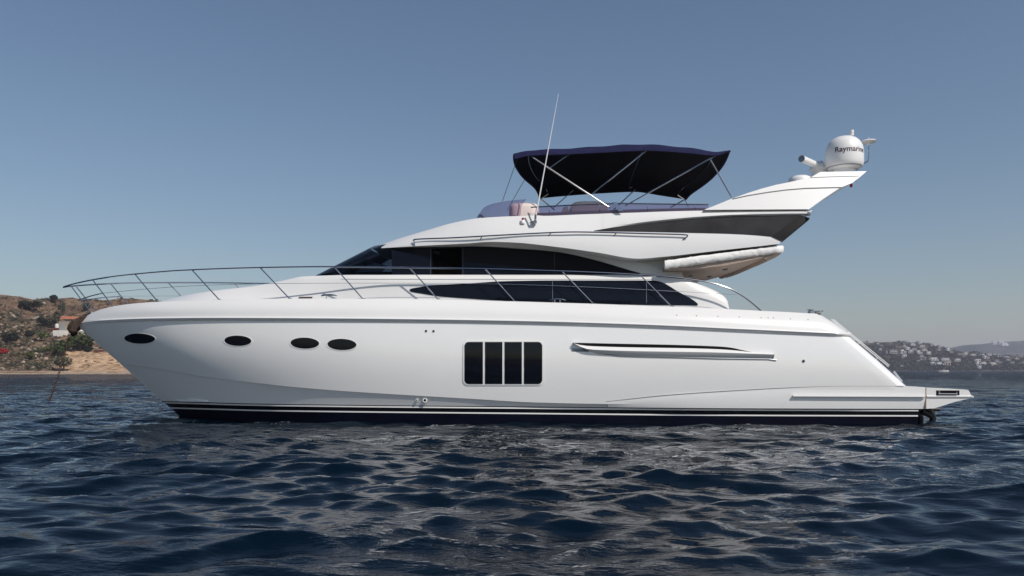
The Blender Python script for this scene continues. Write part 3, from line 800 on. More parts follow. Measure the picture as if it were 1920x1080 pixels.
# cleats, fairlead, winch, stair rails
def cleat(px, py, hb):
    m = MB(); c = near(px, py, hb)
    m.tube([c + Vector((-.19, 0, .035)), c + Vector((-.1, 0, .055)), c + Vector((0, 0, .06)), c + Vector((.1, 0, .055)), c + Vector((.19, 0, .035))], [.012, .02, .022, .02, .012], 8, sub=3)
    for s in (-1, 1): m.tube([c + Vector((s * .06, 0, .05)), c + Vector((s * .065, 0, -.05))], .014, 8)
    m.build('cleat', STEEL, yacht)
cleat(617, 557.5, lambda X, Z: hb_T(X) - .10); cleat(1045, 566, lambda X, Z: hb_T(X) - .06)
m = MB(); a, b_ = hit_d(561, 558.2, .01) or near(561, 558.2, hb_T), hit_d(586, 558, .01) or near(586, 558, hb_T)
m.tube([a, b_], .018, 8); m.build('deck_vent', mat('bronze_slot', (.12, .08, .07), .4), yacht)
m = MB()
for px, r_, h_ in ((1519, .075, .12), (1533, .10, .07)):
    c = near(px, 589.5, lambda X, Z: 1.95); m.lathe([(0, 0), (r_, 0), (r_*.7, h_*.35), (r_*.7, h_*.7), (r_*1.05, h_*.85), (r_*1.05, h_), (0, h_ + .01)], c, 18)
m.tube([near(1527, 584, lambda X, Z: 1.95), near(1543, 583.5, lambda X, Z: 1.95)], .02, 8)
m.build('mooring_winch', STEEL, yacht, ang=40)
m = MB()
for x0, y0, x1, y1 in ((1563,599,1671,687.5),(1566.5,598.5,1672.5,685),(1680,697,1696,717.5),(1681.5,695.5,1697,715)):
    yy = -2.0; m.tube([P(x0 - 5, y0, yy), P((x0+x1)/2 - 5, (y0+y1)/2, yy), P(x1 - 5, y1, yy)], .0105, 8, sub=4)
for x0, y0 in ((1580,612.5),(1615,641.5),(1650,670.5)): m.tube([P(x0 - 4, y0, -2.0), P(x0 - 10, y0 + 7, -1.95)], .009, 6)
m.build('stair_rail', SATIN, yacht)

# ================================================================== anchor and chain
anc = empty('anchor', (-11.4, 0, 2.4)); tag(anc, 'brown weathered plough anchor stowed under the yacht bow', 'anchor')
def world_child(o, par): o.parent = par; o.matrix_parent_inverse = Matrix.Translation(-par.location)
m = MB(); m.tube([P(172, 589, 0), P(155, 598, 0), P(143, 612, 0)], [.06, .09, .10], 10, sub=3); world_child(m.build('shank', RUSTY), anc)
m = MB()
out = [(168,588),(150,594),(138,601),(131,610),(128,621),(131,625),(139,626),(143,622),(147,612),(156,602)]
cpt = P(143, 609, 0)
ra = [P(x, y, -.12) for x, y in out]; rb = [P(x, y, .12) for x, y in out]
rc = [cpt + (P(x, y, 0) - cpt) * .65 + Vector((0, -.2, 0)) for x, y in out]; rd = [cpt + (P(x, y, 0) - cpt) * .65 + Vector((0, .2, 0)) for x, y in out]
m.grid([rc, ra, rb, rd], close=True); m.poly(rc); m.poly(rd[::-1]); world_child(m.build('fluke', RUSTY, ang=50), anc)
m = MB(); m.tube([P(143, 622, -.1), P(139, 626.5, -.1), P(134, 626, -.1)], .05, 8, sub=3); world_child(m.build('shackle', BLACK), anc)
ch = MB(); c0, c1 = P(130, 628, 0), P(92, 752, 0); L = (c1 - c0).length; n = int(L / .072)
for i in range(n):
    t = (i + .5) / n; c = c0.lerp(c1, t) + Vector((0, 0, -.12 * math.sin(math.pi * t))); d_ = (c1 - c0).normalized()
    sd = Vector((0, 1, 0)) if i % 2 else d_.cross(Vector((0, 1, 0))).normalized()
    pts = [c + d_ * (.048 * math.cos(a)) + sd * (.025 * math.sin(a)) for a in [2*math.pi*k/10 for k in range(11)]]
    ch.tube(pts, .009, 5)
o = ch.build('anchor_chain', RUSTY, weld=False); tag(o, 'rusty anchor chain slanting from the yacht bow into the sea', 'chain')

# ================================================================== sea
def build_sea():
    d = [2.6]
    while d[-1] < 110: d.append(d[-1] + max(.032, .0064 * d[-1]))
    while d[-1] < 4900: d.append(d[-1] * 1.03)
    ys = np.array([-60., -40, -30] + [CAMY - 6 + i * 1.5 for i in range(5)] + [CAMY + q for q in d])
    ys = np.unique(ys)
    xp = [0.0]
    while xp[-1] < 15: xp.append(xp[-1] + .052)
    while xp[-1] < 4600: xp.append(xp[-1] + max(.06, .022 * (xp[-1] - 13)))
    xs = np.array([-q for q in xp[:0:-1]] + xp)
    X, Y = np.meshgrid(xs, ys)
    dxs = np.gradient(xs)[None, :] * np.ones_like(X); dys = np.gradient(ys)[:, None] * np.ones_like(X)
    sp = np.maximum(dxs, dys)
    rs = np.random.RandomState(11)
    Z = np.zeros_like(X); DX = np.zeros_like(X); DY = np.zeros_like(X)
    NW = 130
    lam = np.exp(np.linspace(np.log(.17), np.log(4.2), NW)) * (1 + .05 * rs.randn(NW))
    lost = np.zeros_like(X)
    for l in lam:
        th = R(-84) + rs.randn() * R(20 if l > .9 else 30)
        slope = .0305 * (1.0 if l < .85 else (.85 / l) ** .72) * (min(1, (l / .40)) ** .35) * (.6 + .8 * rs.rand())
        k = 2 * math.pi / l; a = slope / k
        wgt = np.clip((l / sp - 2.2) / 2.5, 0, 1)
        lost += (slope * (1 - wgt)) ** 2
        if not wgt.any(): continue
        ph = k * (X * math.cos(th) + Y * math.sin(th)) + rs.rand() * 6.283
        mod = 1 + .6 * np.sin(X * .45 / max(l, .8) + rs.rand() * 6 + Y * .37 + 1.3 * np.sin(Y * .21 + l * 9))
        A = a * wgt * mod
        Z += A * np.cos(ph); q = .95
        DX -= q * A * math.cos(th) * np.sin(ph); DY -= q * A * math.sin(th) * np.sin(ph)
    lost = np.sqrt(lost / lost.max())
    V = np.stack([X + DX, Y + DY, Z], -1).reshape(-1, 3).astype(np.float32)
    ny, nx = X.shape
    i = np.arange((ny - 1) * (nx - 1)); r, c = i // (nx - 1), i % (nx - 1); o = r * nx + c
    Fc = np.stack([o, o + 1, o + nx + 1, o + nx], -1).astype(np.int32)
    me = bpy.data.meshes.new('sea'); me.vertices.add(len(V)); me.vertices.foreach_set('co', V.ravel())
    me.loops.add(Fc.size); me.loops.foreach_set('vertex_index', Fc.ravel())
    me.polygons.add(len(Fc)); me.polygons.foreach_set('loop_start', np.arange(0, Fc.size, 4, dtype=np.int32))
    me.polygons.foreach_set('loop_total', np.full(len(Fc), 4, np.int32)); me.polygons.foreach_set('use_smooth', np.ones(len(Fc), bool))
    me.update(calc_edges=True)
    at = me.attributes.new('chop', 'FLOAT', 'POINT'); at.data.foreach_set('value', lost.ravel().astype(np.float32))
    m = bpy.data.materials.new('sea_water'); m.use_nodes = True; n = m.node_tree; n.nodes.clear()
    so_ = n.nodes.new('ShaderNodeOutputMaterial'); mxs = n.nodes.new('ShaderNodeMixShader'); fr = n.nodes.new('ShaderNodeFresnel'); fr.inputs['IOR'].default_value = 1.333
    df = n.nodes.new('ShaderNodeBsdfDiffuse'); df.inputs[0].default_value = (.0002, .0042, .0098, 1)
    gl = n.nodes.new('ShaderNodeBsdfGlossy'); gl.inputs[0].default_value = (.82, .83, .85, 1); gl.inputs['Roughness'].default_value = .02
    n.links.new(fr.outputs[0], mxs.inputs[0]); n.links.new(df.outputs[0], mxs.inputs[1]); n.links.new(gl.outputs[0], mxs.inputs[2]); n.links.new(mxs.outputs[0], so_.inputs[0])
    tc = n.nodes.new('ShaderNodeTexCoord'); prev = None
    ca = n.nodes.new('ShaderNodeAttribute'); ca.attribute_name = 'chop'
    for scl, st, dist, det, sx, lost_only in ((.24, 1.0, 2.0, 7, .4, True), (3.6, .75, .07, 6, .5, False), (16, .7, .015, 5, .65, False)):
        mpg = n.nodes.new('ShaderNodeMapping'); mpg.inputs['Scale'].default_value = (sx, 1, 1); mpg.inputs['Rotation'].default_value = (0, 0, R(10))
        nz = n.nodes.new('ShaderNodeTexNoise'); nz.inputs['Scale'].default_value = scl; nz.inputs['Detail'].default_value = det; nz.inputs['Roughness'].default_value = .55
        bp = n.nodes.new('ShaderNodeBump'); bp.inputs['Strength'].default_value = st; bp.inputs['Distance'].default_value = dist
        if lost_only: n.links.new(ca.outputs['Fac'], bp.inputs['Strength'])
        else:                                             # gusts: rough and smooth patches
            gn = n.nodes.new('ShaderNodeTexNoise'); gn.inputs['Scale'].default_value = .22; gn.inputs['Detail'].default_value = 3
            gm = n.nodes.new('ShaderNodeMapRange'); gm.inputs[1].default_value = .47; gm.inputs[2].default_value = .66; gm.inputs[3].default_value = st * .12; gm.inputs[4].default_value = min(1, st * 1.4)
            n.links.new(tc.outputs['Object'], gn.inputs['Vector']); n.links.new(gn.outputs['Fac'], gm.inputs[0]); n.links.new(gm.outputs[0], bp.inputs['Strength'])
        n.links.new(tc.outputs['Object'], mpg.inputs[0]); n.links.new(mpg.outputs[0], nz.inputs['Vector']); n.links.new(nz.outputs['Fac'], bp.inputs['Height'])
        if prev: n.links.new(prev.outputs[0], bp.inputs['Normal'])
        prev = bp
    for q_ in (fr, df, gl): n.links.new(prev.outputs[0], q_.inputs['Normal'])
    me.materials.append(m)
    o = bpy.data.objects.new('sea', me); COL.objects.link(o); tag(o, kind='structure')
build_sea()

# ================================================================== land
def land_mat(name, stops, scale, fine, bumpd):
    m = bpy.data.materials.new(name); m.use_nodes = True; n = m.node_tree; b = n.nodes['Principled BSDF']; b.inputs['Roughness'].default_value = .95; b.inputs['Specular IOR Level'].default_value = .1
    tc = n.nodes.new('ShaderNodeTexCoord')
    a = n.nodes.new('ShaderNodeTexNoise'); a.inputs['Scale'].default_value = scale; a.inputs['Detail'].default_value = 8; a.inputs['Roughness'].default_value = .65
    n.links.new(tc.outputs['Object'], a.inputs['Vector'])
    cr = n.nodes.new('ShaderNodeValToRGB'); el = cr.color_ramp.elements
    el[0].position, el[0].color = stops[0][0], (*stops[0][1], 1); el[1].position, el[1].color = stops[-1][0], (*stops[-1][1], 1)
    for p, c in stops[1:-1]: e_ = el.new(p); e_.color = (*c, 1)
    n.links.new(a.outputs['Fac'], cr.inputs[0])
    f = n.nodes.new('ShaderNodeTexNoise'); f.inputs['Scale'].default_value = fine; f.inputs['Detail'].default_value = 6
    n.links.new(tc.outputs['Object'], f.inputs['Vector'])
    mp = n.nodes.new('ShaderNodeMapRange'); mp.inputs[1].default_value = .3; mp.inputs[2].default_value = .7; mp.inputs[3].default_value = .55; mp.inputs[4].default_value = 1.4
    n.links.new(f.outputs['Fac'], mp.inputs[0])
    mx = n.nodes.new('ShaderNodeVectorMath'); mx.operation = 'SCALE'; n.links.new(cr.outputs[0], mx.inputs[0]); n.links.new(mp.outputs[0], mx.inputs['Scale'])
    n.links.new(mx.outputs[0], b.inputs['Base Color'])
    bp = n.nodes.new('ShaderNodeBump'); bp.inputs['Strength'].default_value = .8; bp.inputs['Distance'].default_value = bumpd
    n.links.new(f.outputs['Fac'], bp.inputs['Height']); n.links.new(bp.outputs[0], b.inputs['Normal'])
    return m

def terrain(name, x0, x1, nx, ys, ridge, material, shore=None, shape=None, rough=1.0, fs=.05):
    """ridge: pixel profile of the skyline; ys: (shore, ridge, back) distances in y"""
    y0, yr, yb = ys; mb = MB(); rows = []
    yy = lin(y0, yr, 60) + lin(yr, yb, 14)[1:]
    for y in yy:
        row = []
        for x in lin(x0, x1, nx):
            off = shore(x) if shore else 0
            yv = y + off * (1 - sst(y0, yr, y))
            px = 960 + F * x / (yr - CAMY)
            H = CAMZ + (HZ - ridge(px)) / F * (yr - CAMY)
            t = (y - y0) / (yr - y0)
            if t <= 1: h = H * (shape(t, px) if shape else t ** .8)
            else: h = H * (1 - .5 * (t - 1))
            nn = noise.fractal(Vector((x * fs, y * fs, 3)), .9, 2.1, 6) * rough * min(1, t * 3 + .05) * (1 if t < .93 else .5)
            row.append(Vector((x, yv, -.6 + (h + .6) + nn if t > 0 else -.8)))
        rows.append(row)
    mb.grid(rows); return mb

# left headland
HL = curve([(-500,566),(-200,556),(-60,551),(0,553.5),(40,557),(80,561),(110,559),(150,560),(200,561),(260,563),(330,566),(450,580),(620,610),(800,650),(1000,690),(1100,694)])
def shapeL(t, px):
    cliff = 1 - sst(95, 140, px)
    a = .02 + .98 * (0.55 * sst(0, .16, t) * .62 + (1 - .55 * .62) * t ** .9)       # bluff
    b_ = .015 + .30 * t ** .8 * min(1, t / .25) + .685 * t ** 1.6
    return (a * cliff + b_ * (1 - cliff)) if t < 1 else 1
LAND1 = land_mat('dry_hillside', [(.36, (.065, .06, .042)), (.45, (.125, .08, .055)), (.53, (.19, .125, .082)), (.60, (.13, .095, .065)), (.68, (.27, .21, .155))], .06, .55, .6)
t1 = terrain('hill', -330, 60, 150, (228, 375, 520), HL, LAND1, shape=shapeL, rough=2.6, fs=.06)
hit_l = hitter(t1.bvh()); hill1 = t1.build('headland', LAND1, ang=180, weld=False)
at = hill1.data.attributes.new('straw', 'FLOAT', 'POINT'); vals = []
for v in hill1.data.vertices:
    c = v.co; px = 960 + F * c.x / (c.y - CAMY); py = HZ - (c.z - CAMZ) * F / (c.y - CAMY); j = 9 * noise.noise(c * .08)
    vals.append(sst(106, 122, px + j) * sst(652, 664, py + j * .6) * (1 - sst(300, 380, px + 3 * j)))
at.data.foreach_set('value', vals)
n = LAND1.node_tree; pb = n.nodes['Principled BSDF']; src = pb.inputs['Base Color'].links[0].from_socket
aa = n.nodes.new('ShaderNodeAttribute'); aa.attribute_name = 'straw'; mxx = n.nodes.new('ShaderNodeMix'); mxx.data_type = 'RGBA'
sn = n.nodes.new('ShaderNodeTexNoise'); sn.inputs['Scale'].default_value = .5; sn.inputs['Detail'].default_value = 8; scr = n.nodes.new('ShaderNodeValToRGB')
scr.color_ramp.elements[0].position = .35; scr.color_ramp.elements[0].color = (.21, .13, .078, 1); scr.color_ramp.elements[1].position = .6; scr.color_ramp.elements[1].color = (.50, .345, .215, 1)
tcc = n.nodes.new('ShaderNodeTexCoord'); n.links.new(tcc.outputs['Object'], sn.inputs['Vector']); n.links.new(sn.outputs['Fac'], scr.inputs[0])
n.links.new(aa.outputs['Fac'], mxx.inputs[0]); n.links.new(src, mxx.inputs[6]); n.links.new(scr.outputs[0], mxx.inputs[7]); n.links.new(mxx.outputs[2], pb.inputs['Base Color'])
tag(hill1, kind='structure')
m = MB(); rows = []
for k, (dy, z) in enumerate(((-6, -.8), (-1.5, .05), (2, .4), (5, .9))):
    rows.append([Vector((x, 228 + dy + 2 * noise.noise(Vector((x * .05, k, 0))), z + .25 * noise.noise(Vector((x * .3, k, 7))))) for x in lin(-330, 60, 260)])
m.grid(rows); o = m.build('beach', land_mat('beach_sand', [(.35, (.24, .17, .12)), (.65, (.40, .32, .24))], .3, 2.0, .2), ang=180); tag(o, kind='structure')

LEAF = {}
def leaf(name, col):
    if name not in LEAF: LEAF[name] = mat(name, col, .8, spec=.15, vary=.35, vscale=.35)
    return LEAF[name]
def clump(mb, c, rx, rz, n, size, seed, mi=0):
    """leaf clumps spread through an uneven crown"""
    r = random.Random(seed); lobes = [(Vector((r.gauss(0, .42), r.gauss(0, .42), r.uniform(-.25, .5))), r.uniform(.38, .7)) for _ in range(6)]
    for _ in range(n):
        lc, lr = r.choice(lobes); v = Vector((r.gauss(0, 1), r.gauss(0, 1), r.gauss(0, 1))).normalized() * lr * r.random() ** .4
        p = lc + v; p = Vector((p.x * rx, p.y * rx, max(p.z, -.75) * rz)) + c
        a = Vector((r.gauss(0, 1), r.gauss(0, 1), r.gauss(0, .7))).normalized(); b_ = a.cross(Vector((r.gauss(0, 1), r.gauss(0, 1), r.gauss(0, 1)))).normalized()
        s = size * r.uniform(.6, 1.4); o = len(mb.v)
        mb.v += [tuple(p + a * s), tuple(p + b_ * s * .7), tuple(p - a * s), tuple(p - b_ * s * .7)]; mb.f.append((o, o+1, o+2, o+3)); mb.m.append(mi)
BARK = mat('bark', (.09, .065, .05), .9)
def tree(name, px, py, rpx, color, label, cat, group, hfac=.85, n=750, red=False):
    g = hit_l(px, py + rpx * .8)
    if g is None: return
    s = (g.y - CAMY) / F; r = rpx * s * 1.2; h = r * hfac * 2
    e_ = empty(name, g - Vector((0, 0, .3))); tag(e_, label, cat, group)
    mb = MB(); c = Vector((0, 0, .3 + h * .55)); clump(mb, c, r, h * .5, n, r * .125, hash((px, py)) & 9999)
    mb.build('crown', color, e_, smooth=False, weld=False)
    tk = MB(); tk.tube([(0, 0, -.5), (.05 * r, 0, h * .3), (.1 * r, .05 * r, h * .55)], [.09 * r, .07 * r, .04 * r], 7)
    for a in (.5, 2.4, 4.4): tk.tube([(.04*r, 0, h * .3), (.45 * r * math.cos(a), .45 * r * math.sin(a), h * .62)], [.05 * r, .02 * r], 6)
    tk.build('trunk', BARK, e_)
G1, G2, G3, G4 = leaf('green_leaves', (.055, .075, .025)), leaf('dark_leaves', (.028, .034, .022)), leaf('olive_grey_leaves', (.11, .105, .07)), leaf('bright_leaves', (.10, .115, .04))
TG = 'trees and bushes on the headland'
for a in [
  ('tree', 150, 644, 17, G1, 'broad dark green tree below the villa, touching the yacht bow', 'tree'),
  ('tree', 119, 656, 15, G1, 'round green tree crossed by the anchor chain', 'tree'),
  ('bush', 77, 632, 9, G4, 'light green round bush left of the villa terrace', 'bush'),
  ('tree', 85, 606, 10, G2, 'near-black tree just left of the terracotta-roofed villa', 'tree'),
  ('tree', 60, 577, 11, G2, 'larger dark tree high on the headland, right of its twin', 'tree'),
  ('tree', 41, 574, 9, G2, 'smaller dark tree high on the headland, left of its twin', 'tree'),
  ('bush', 115, 580, 9, G3, 'grey-green bush on the brown slope above the villa', 'bush'),
  ('bush', 107, 592, 7, G3, 'small grey bush just above the villa roof', 'bush'),
  ('tree', 18, 637, 13, G2, 'wide dark tree at mid slope near the left edge of the picture', 'tree'),
  ('bush', 53, 627, 7, G2, 'small dark bush on the pale rocks at mid slope', 'bush'),
  ('bush', 60, 669, 8, G4, 'bright green bush low on the rocky bluff', 'bush'),
  ('bush', 84, 660, 8, G4, 'yellow-green bush between the rocks and the round green tree', 'bush'),
  ('bush', 72, 690, 9, G3, 'low grey-brown bush close to the beach', 'bush'),
  ('bush', 119, 684, 14, G3, 'silvery olive bush behind the lower end of the anchor chain', 'bush'),
  ('bush', 166, 655, 6, G2, 'dark bush beside the low wall at the top of the dry grass slope', 'bush'),
  ('bush', 160, 577, 8, G3, 'grey bush on the hilltop behind the bow rail', 'bush'),
  ('bush', 98, 561, 8, G2, 'low dark bush standing on the headland skyline', 'bush'),
  ('bush', 2, 661, 7, leaf('red_blossom', (.34, .035, .03)), 'red flowering bush at the left edge of the picture', 'bush'),
]: tree(*a[:5], a[5], a[6], TG)
# scrub and rocks on the headland
mb = MB(); rocks = MB(); r = random.Random(5)
for i in range(7500):
    px, py = r.uniform(-60, 330), 553 + 145 * r.random()
    g = hit_l(px, py, 0, False)
    if g is None or g.z < 1.2: continue
    low = px > 108 and py > 655
    if noise.noise(Vector((px * .045, py * .075, 4))) < -.12 and r.random() < .75: continue
    if low and r.random() < .93: continue
    if py < 588 and r.random() < .6: continue
    s = (g.y - CAMY) / F
    if r.random() < (.09 if 592 < py else .02):
        rr_ = s * r.uniform(1.2, 6.5) * r.uniform(.5, 1); o = len(rocks.v); ico = [(0,0,1),(.9,0,.4),(.28,.85,.45),(-.72,.53,.4),(-.72,-.53,.45),(.28,-.85,.4),(.72,.53,-.4),(-.28,.85,-.4),(-.9,0,-.4),(-.28,-.85,-.4),(.72,-.53,-.4),(0,0,-1)]
        for q in ico: rocks.v.append((g.x + q[0]*rr_*r.uniform(.7,1.3), g.y + q[1]*rr_*r.uniform(.7,1.3), g.z + q[2]*rr_*r.uniform(.5,1)))
        for q in ((0,1,2),(0,2,3),(0,3,4),(0,4,5),(0,5,1),(1,6,2),(2,7,3),(3,8,4),(4,9,5),(5,10,1),(6,7,2),(7,8,3),(8,9,4),(9,10,5),(10,6,1)): rocks.f.append(tuple(o+k for k in q)); rocks.m.append(0)
    else:
        rad = s * r.uniform(1.2, 4.2) * (1.25 if 590 < py and px < 112 else .9); mi = r.choice((0, 0, 0, 1, 1, 2, 3, 4))
        clump(mb, g + Vector((0, 0, rad * .4)), rad, rad * .6, 34, rad * .22, i, mi)
o = mb.build('scrub', [G3, leaf('brown_scrub', (.10, .075, .05)), G2, leaf('dusty_green', (.075, .08, .045)), leaf('dry_straw', (.20, .165, .11))], smooth=False, weld=False); tag(o, 'dry grey and green scrub covering the headland slope', 'scrub', kind='stuff')
ROCK = mat('pale_rock', (.30, .235, .185), .9, vary=.35, vscale=.6, bump=.6, bscale=2)
o = rocks.build('rocks', ROCK, smooth=False, weld=False); tag(o, 'pale rocks scattered over the headland bluff', 'rocks', kind='stuff')

# villa above the bow, small white house, sheds
STONE = mat('stone_wall', (.30, .25, .20), .9, vary=.2, vscale=.8); TERRA = mat('terracotta_roof', (.36, .13, .07), .8, vary=.2, vscale=1.5)
WALLW = mat('white_render', (.66, .63, .58), .8, vary=.06, vscale=.4); SHUT = mat('grey_shutter', (.23, .26, .26), .7); REDD = mat('dark_red_paint', (.16, .04, .03), .7)
g = hit_l(120, 628) or Vector((-160, 290, 14)); s = (g.y - CAMY) / F
def LB(px0, px1, py0, py1): return ((px0 + px1) / 2 - 960) * s - g.x, (CAMZ - ((py0 + py1) / 2 - HZ) * s) - g.z, (px1 - px0) * s, (py1 - py0) * s
v_ = empty('villa', g); tag(v_, 'stone villa with orange tiled roof on the slope behind the anchor', 'house')
def vbox(name, m_, px0, px1, py0, py1, dep, yo=0, par=v_, taper=1.0):
    x, z, w_, h_ = LB(px0, px1, py0, py1); mb = MB(); mb.box((x, yo + dep / 2, z), (w_, dep, h_), taper=taper); return mb.build(name, m_, par, smooth=False)
wl_ = vbox('wall', STONE, 111, 139, 602, 640, 8)
vbox('upper_wall', WALLW, 119, 137, 598, 603, 6.5, .8)
vbox('roof', TERRA, 113, 139, 593, 598.3, 8.5, -.6, taper=.82)
vbox('door', SHUT, 113.5, 121, 608, 619, .3, -.06)
for x in (121.5, 126, 130.5): vbox('window', SHUT, x, x + 2.8, 599.6, 602.4, .2, .72)
vbox('terrace', WALLW, 107, 128, 620, 632, 3.0, -3.0)
h2 = hit_l(152, 626) or g; s2 = s; s = (h2.y - CAMY) / F; gs = g; g = h2
h_ = empty('house', h2); tag(h_, 'small white house half hidden behind the yacht bow', 'house')
vbox('wall', WALLW, 141, 158, 621, 632, 6, 0, h_); vbox('roof', WALLW, 139.5, 159, 619, 621.3, 6.6, -.3, h_, .6)
for x in (144, 149, 154): vbox('window', SHUT, x, x + 2.6, 624, 629.5, .2, -.06, h_)
g = hit_l(100, 620) or gs; s = (g.y - CAMY) / F
w_ = empty('water_tank', g); tag(w_, 'round white water tank beside the villa', 'tank')
x, z, ww, hh = LB(103.5, 110, 607, 615); mb = MB(); mb.lathe([(0, -hh/2), (ww/2, -hh/2), (ww/2*1.05, 0), (ww/2*.9, hh*.4), (0, hh*.55)], (x, 0, z), 16); mb.build('barrel', WALLW, w_)
vbox('stand', REDD, 97, 109, 615.5, 619.5, 2.5, -1, w_)
g = hit_l(183, 661) or gs; s = (g.y - CAMY) / F
w_ = empty('low_wall', g); tag(w_, 'dark red-brown low wall at the top of the dry grass slope', 'wall')
vbox('wall', REDD, 176, 210, 656.5, 660, 1.2, 0, w_); vbox('coping', STONE, 175.5, 210.5, 655.8, 656.5, 1.6, -.2, w_)

# ------------------------------------------------ far shore on the right
HR = curve([(1000,668),(1250,650),(1450,640),(1560,637),(1640,641.5),(1690,641),(1712,643),(1740,650),(1775,657),(1800,662.5),(1830,667),(1870,667),(1900,671),(1960,675),(2100,670),(2300,676)])
HFAR = curve([(1200,690),(1500,680),(1700,668),(1775,657),(1790,652),(1810,648),(1840,644),(1870,641.5),(1890,639),(1920,637.5),(2000,634),(2200,640),(2500,660)])
LAND2 = land_mat('wooded_hill', [(.38, (.05, .05, .035)), (.5, (.085, .07, .05)), (.6, (.13, .11, .075)), (.7, (.22, .17, .12))], .016, .12, 2.0)
LAND3 = land_mat('distant_hill', [(.38, (.04, .055, .05)), (.55, (.075, .085, .07)), (.7, (.14, .135, .11))], .006, .05, 4.0)
t2 = terrain('hill', 150, 1500, 150, (1280, 1620, 2100), HR, LAND2, rough=5, fs=.015)
hit_r = hitter(t2.bvh()); o = t2.build('wooded_hill', LAND2, ang=180); tag(o, kind='structure')
t3 = terrain('hill', 700, 3500, 120, (2500, 3300, 4200), HFAR, LAND3, rough=14, fs=.005)
hit_3 = hitter(t3.bvh()); o = t3.build('distant_hill', LAND3, ang=180); tag(o, kind='structure')
mb = MB(); r = random.Random(9)
for i in range(5200):
    px = r.uniform(1560, 1990); py = 640 + 55 * r.random() ** .8
    g = hit_r(px, py, 0, False)
    if g is None: continue
    if noise.noise(Vector((px * .05, py * .12, 1))) < -.22 and py < 682: continue
    rad = r.uniform(1.6, 4.2) * (1.25 if py > 685 else 1)
    clump(mb, g + Vector((0, 0, rad * .5)), rad, rad * .8, 15, rad * .34, i, r.choice((0, 0, 1, 2)))
o = mb.build('hillside_wood', [leaf('far_green', (.045, .060, .030)), leaf('far_dark', (.028, .034, .026)), leaf('far_brown', (.085, .07, .05))], smooth=False, weld=False)
tag(o, 'dark green trees massed over the far hillside and shore', 'wood', kind='stuff')

WH = [mat('far_white_render', (.86, .84, .81), .8), mat('far_cream_render', (.70, .66, .60), .8), mat('far_grey_render', (.42, .41, .40), .8), mat('far_pink_render', (.50, .38, .34), .8)]
FWIN = mat('far_window', (.03, .035, .045), .15)
def house_mesh(k):
    """unit house 1 x 1 x 1 with set-back storeys and recessed dark openings; kinds differ in outline"""
    mb = MB()
    def block(x0, x1, z0, z1, y0, y1, nwin):
        mb.box(((x0+x1)/2, (y0+y1)/2, (z0+z1)/2), (x1-x0, y1-y0, z1-z0), 0)
        mb.box(((x0+x1)/2, (y0+y1)/2 - .02, z1 + .02), (x1-x0+.05, y1-y0+.06, .05), 0)
        w_ = (x1 - x0) / nwin
        for i in range(nwin):
            cx = x0 + (i + .5) * w_
            mb.box((cx, y0 - .004, z0 + (z1-z0)*.45), (w_ * .56, .03, (z1-z0)*.55), 1)
        mb.box((x1 + .002, (y0+y1)/2, z0 + (z1-z0)*.5), (.02, (y1-y0)*.3, (z1-z0)*.4), 1)
    if k == 0: block(-.5, .5, -.5, .45, -.4, .4, 3); block(-.25, .5, .5, .95, -.1, .4, 2)
    elif k == 1: block(-.5, .5, -.5, .9, -.4, .4, 2)
    elif k == 2: block(-.5, .1, -.5, .9, -.3, .4, 2); block(.12, .5, -.5, .35, -.45, .4, 1)
    elif k == 3:
        block(-.5, .5, -.5, .30, -.5, .5, 5); block(-.42, .42, .35, .9, -.25, .5, 4)
    else: block(-.5, .5, -.5, .15, -.45, .4, 4); block(-.5, .05, .2, .9, -.2, .4, 2)
    return mb
PROTO = {}
def house(px, py, w_, h_, k, c):
    g = hit_r(px, py + h_ * .35, 0, False) or hit_r(px, py + h_, 0, False) or hit_r(px, py, 0)
    if g is None: return None
    s = (g.y - CAMY) / F
    if (k, c) not in PROTO:
        o = house_mesh(k).build('villa', [WH[c], FWIN], smooth=False, weld=False); PROTO[(k, c)] = o
    else: o = PROTO[(k, c)].copy(); COL.objects.link(o)
    W, H = w_ * s, h_ * s
    dz = CAMZ - (py - HZ) * s - (g.z - .0)
    o.location = (g.x, g.y - 7, g.z + max(dz, H * .2) + 1.0); o.scale = (W, max(W * .8, 7), H * .72); o.rotation_euler = (0, 0, rnd.uniform(-.35, .1))
    return o
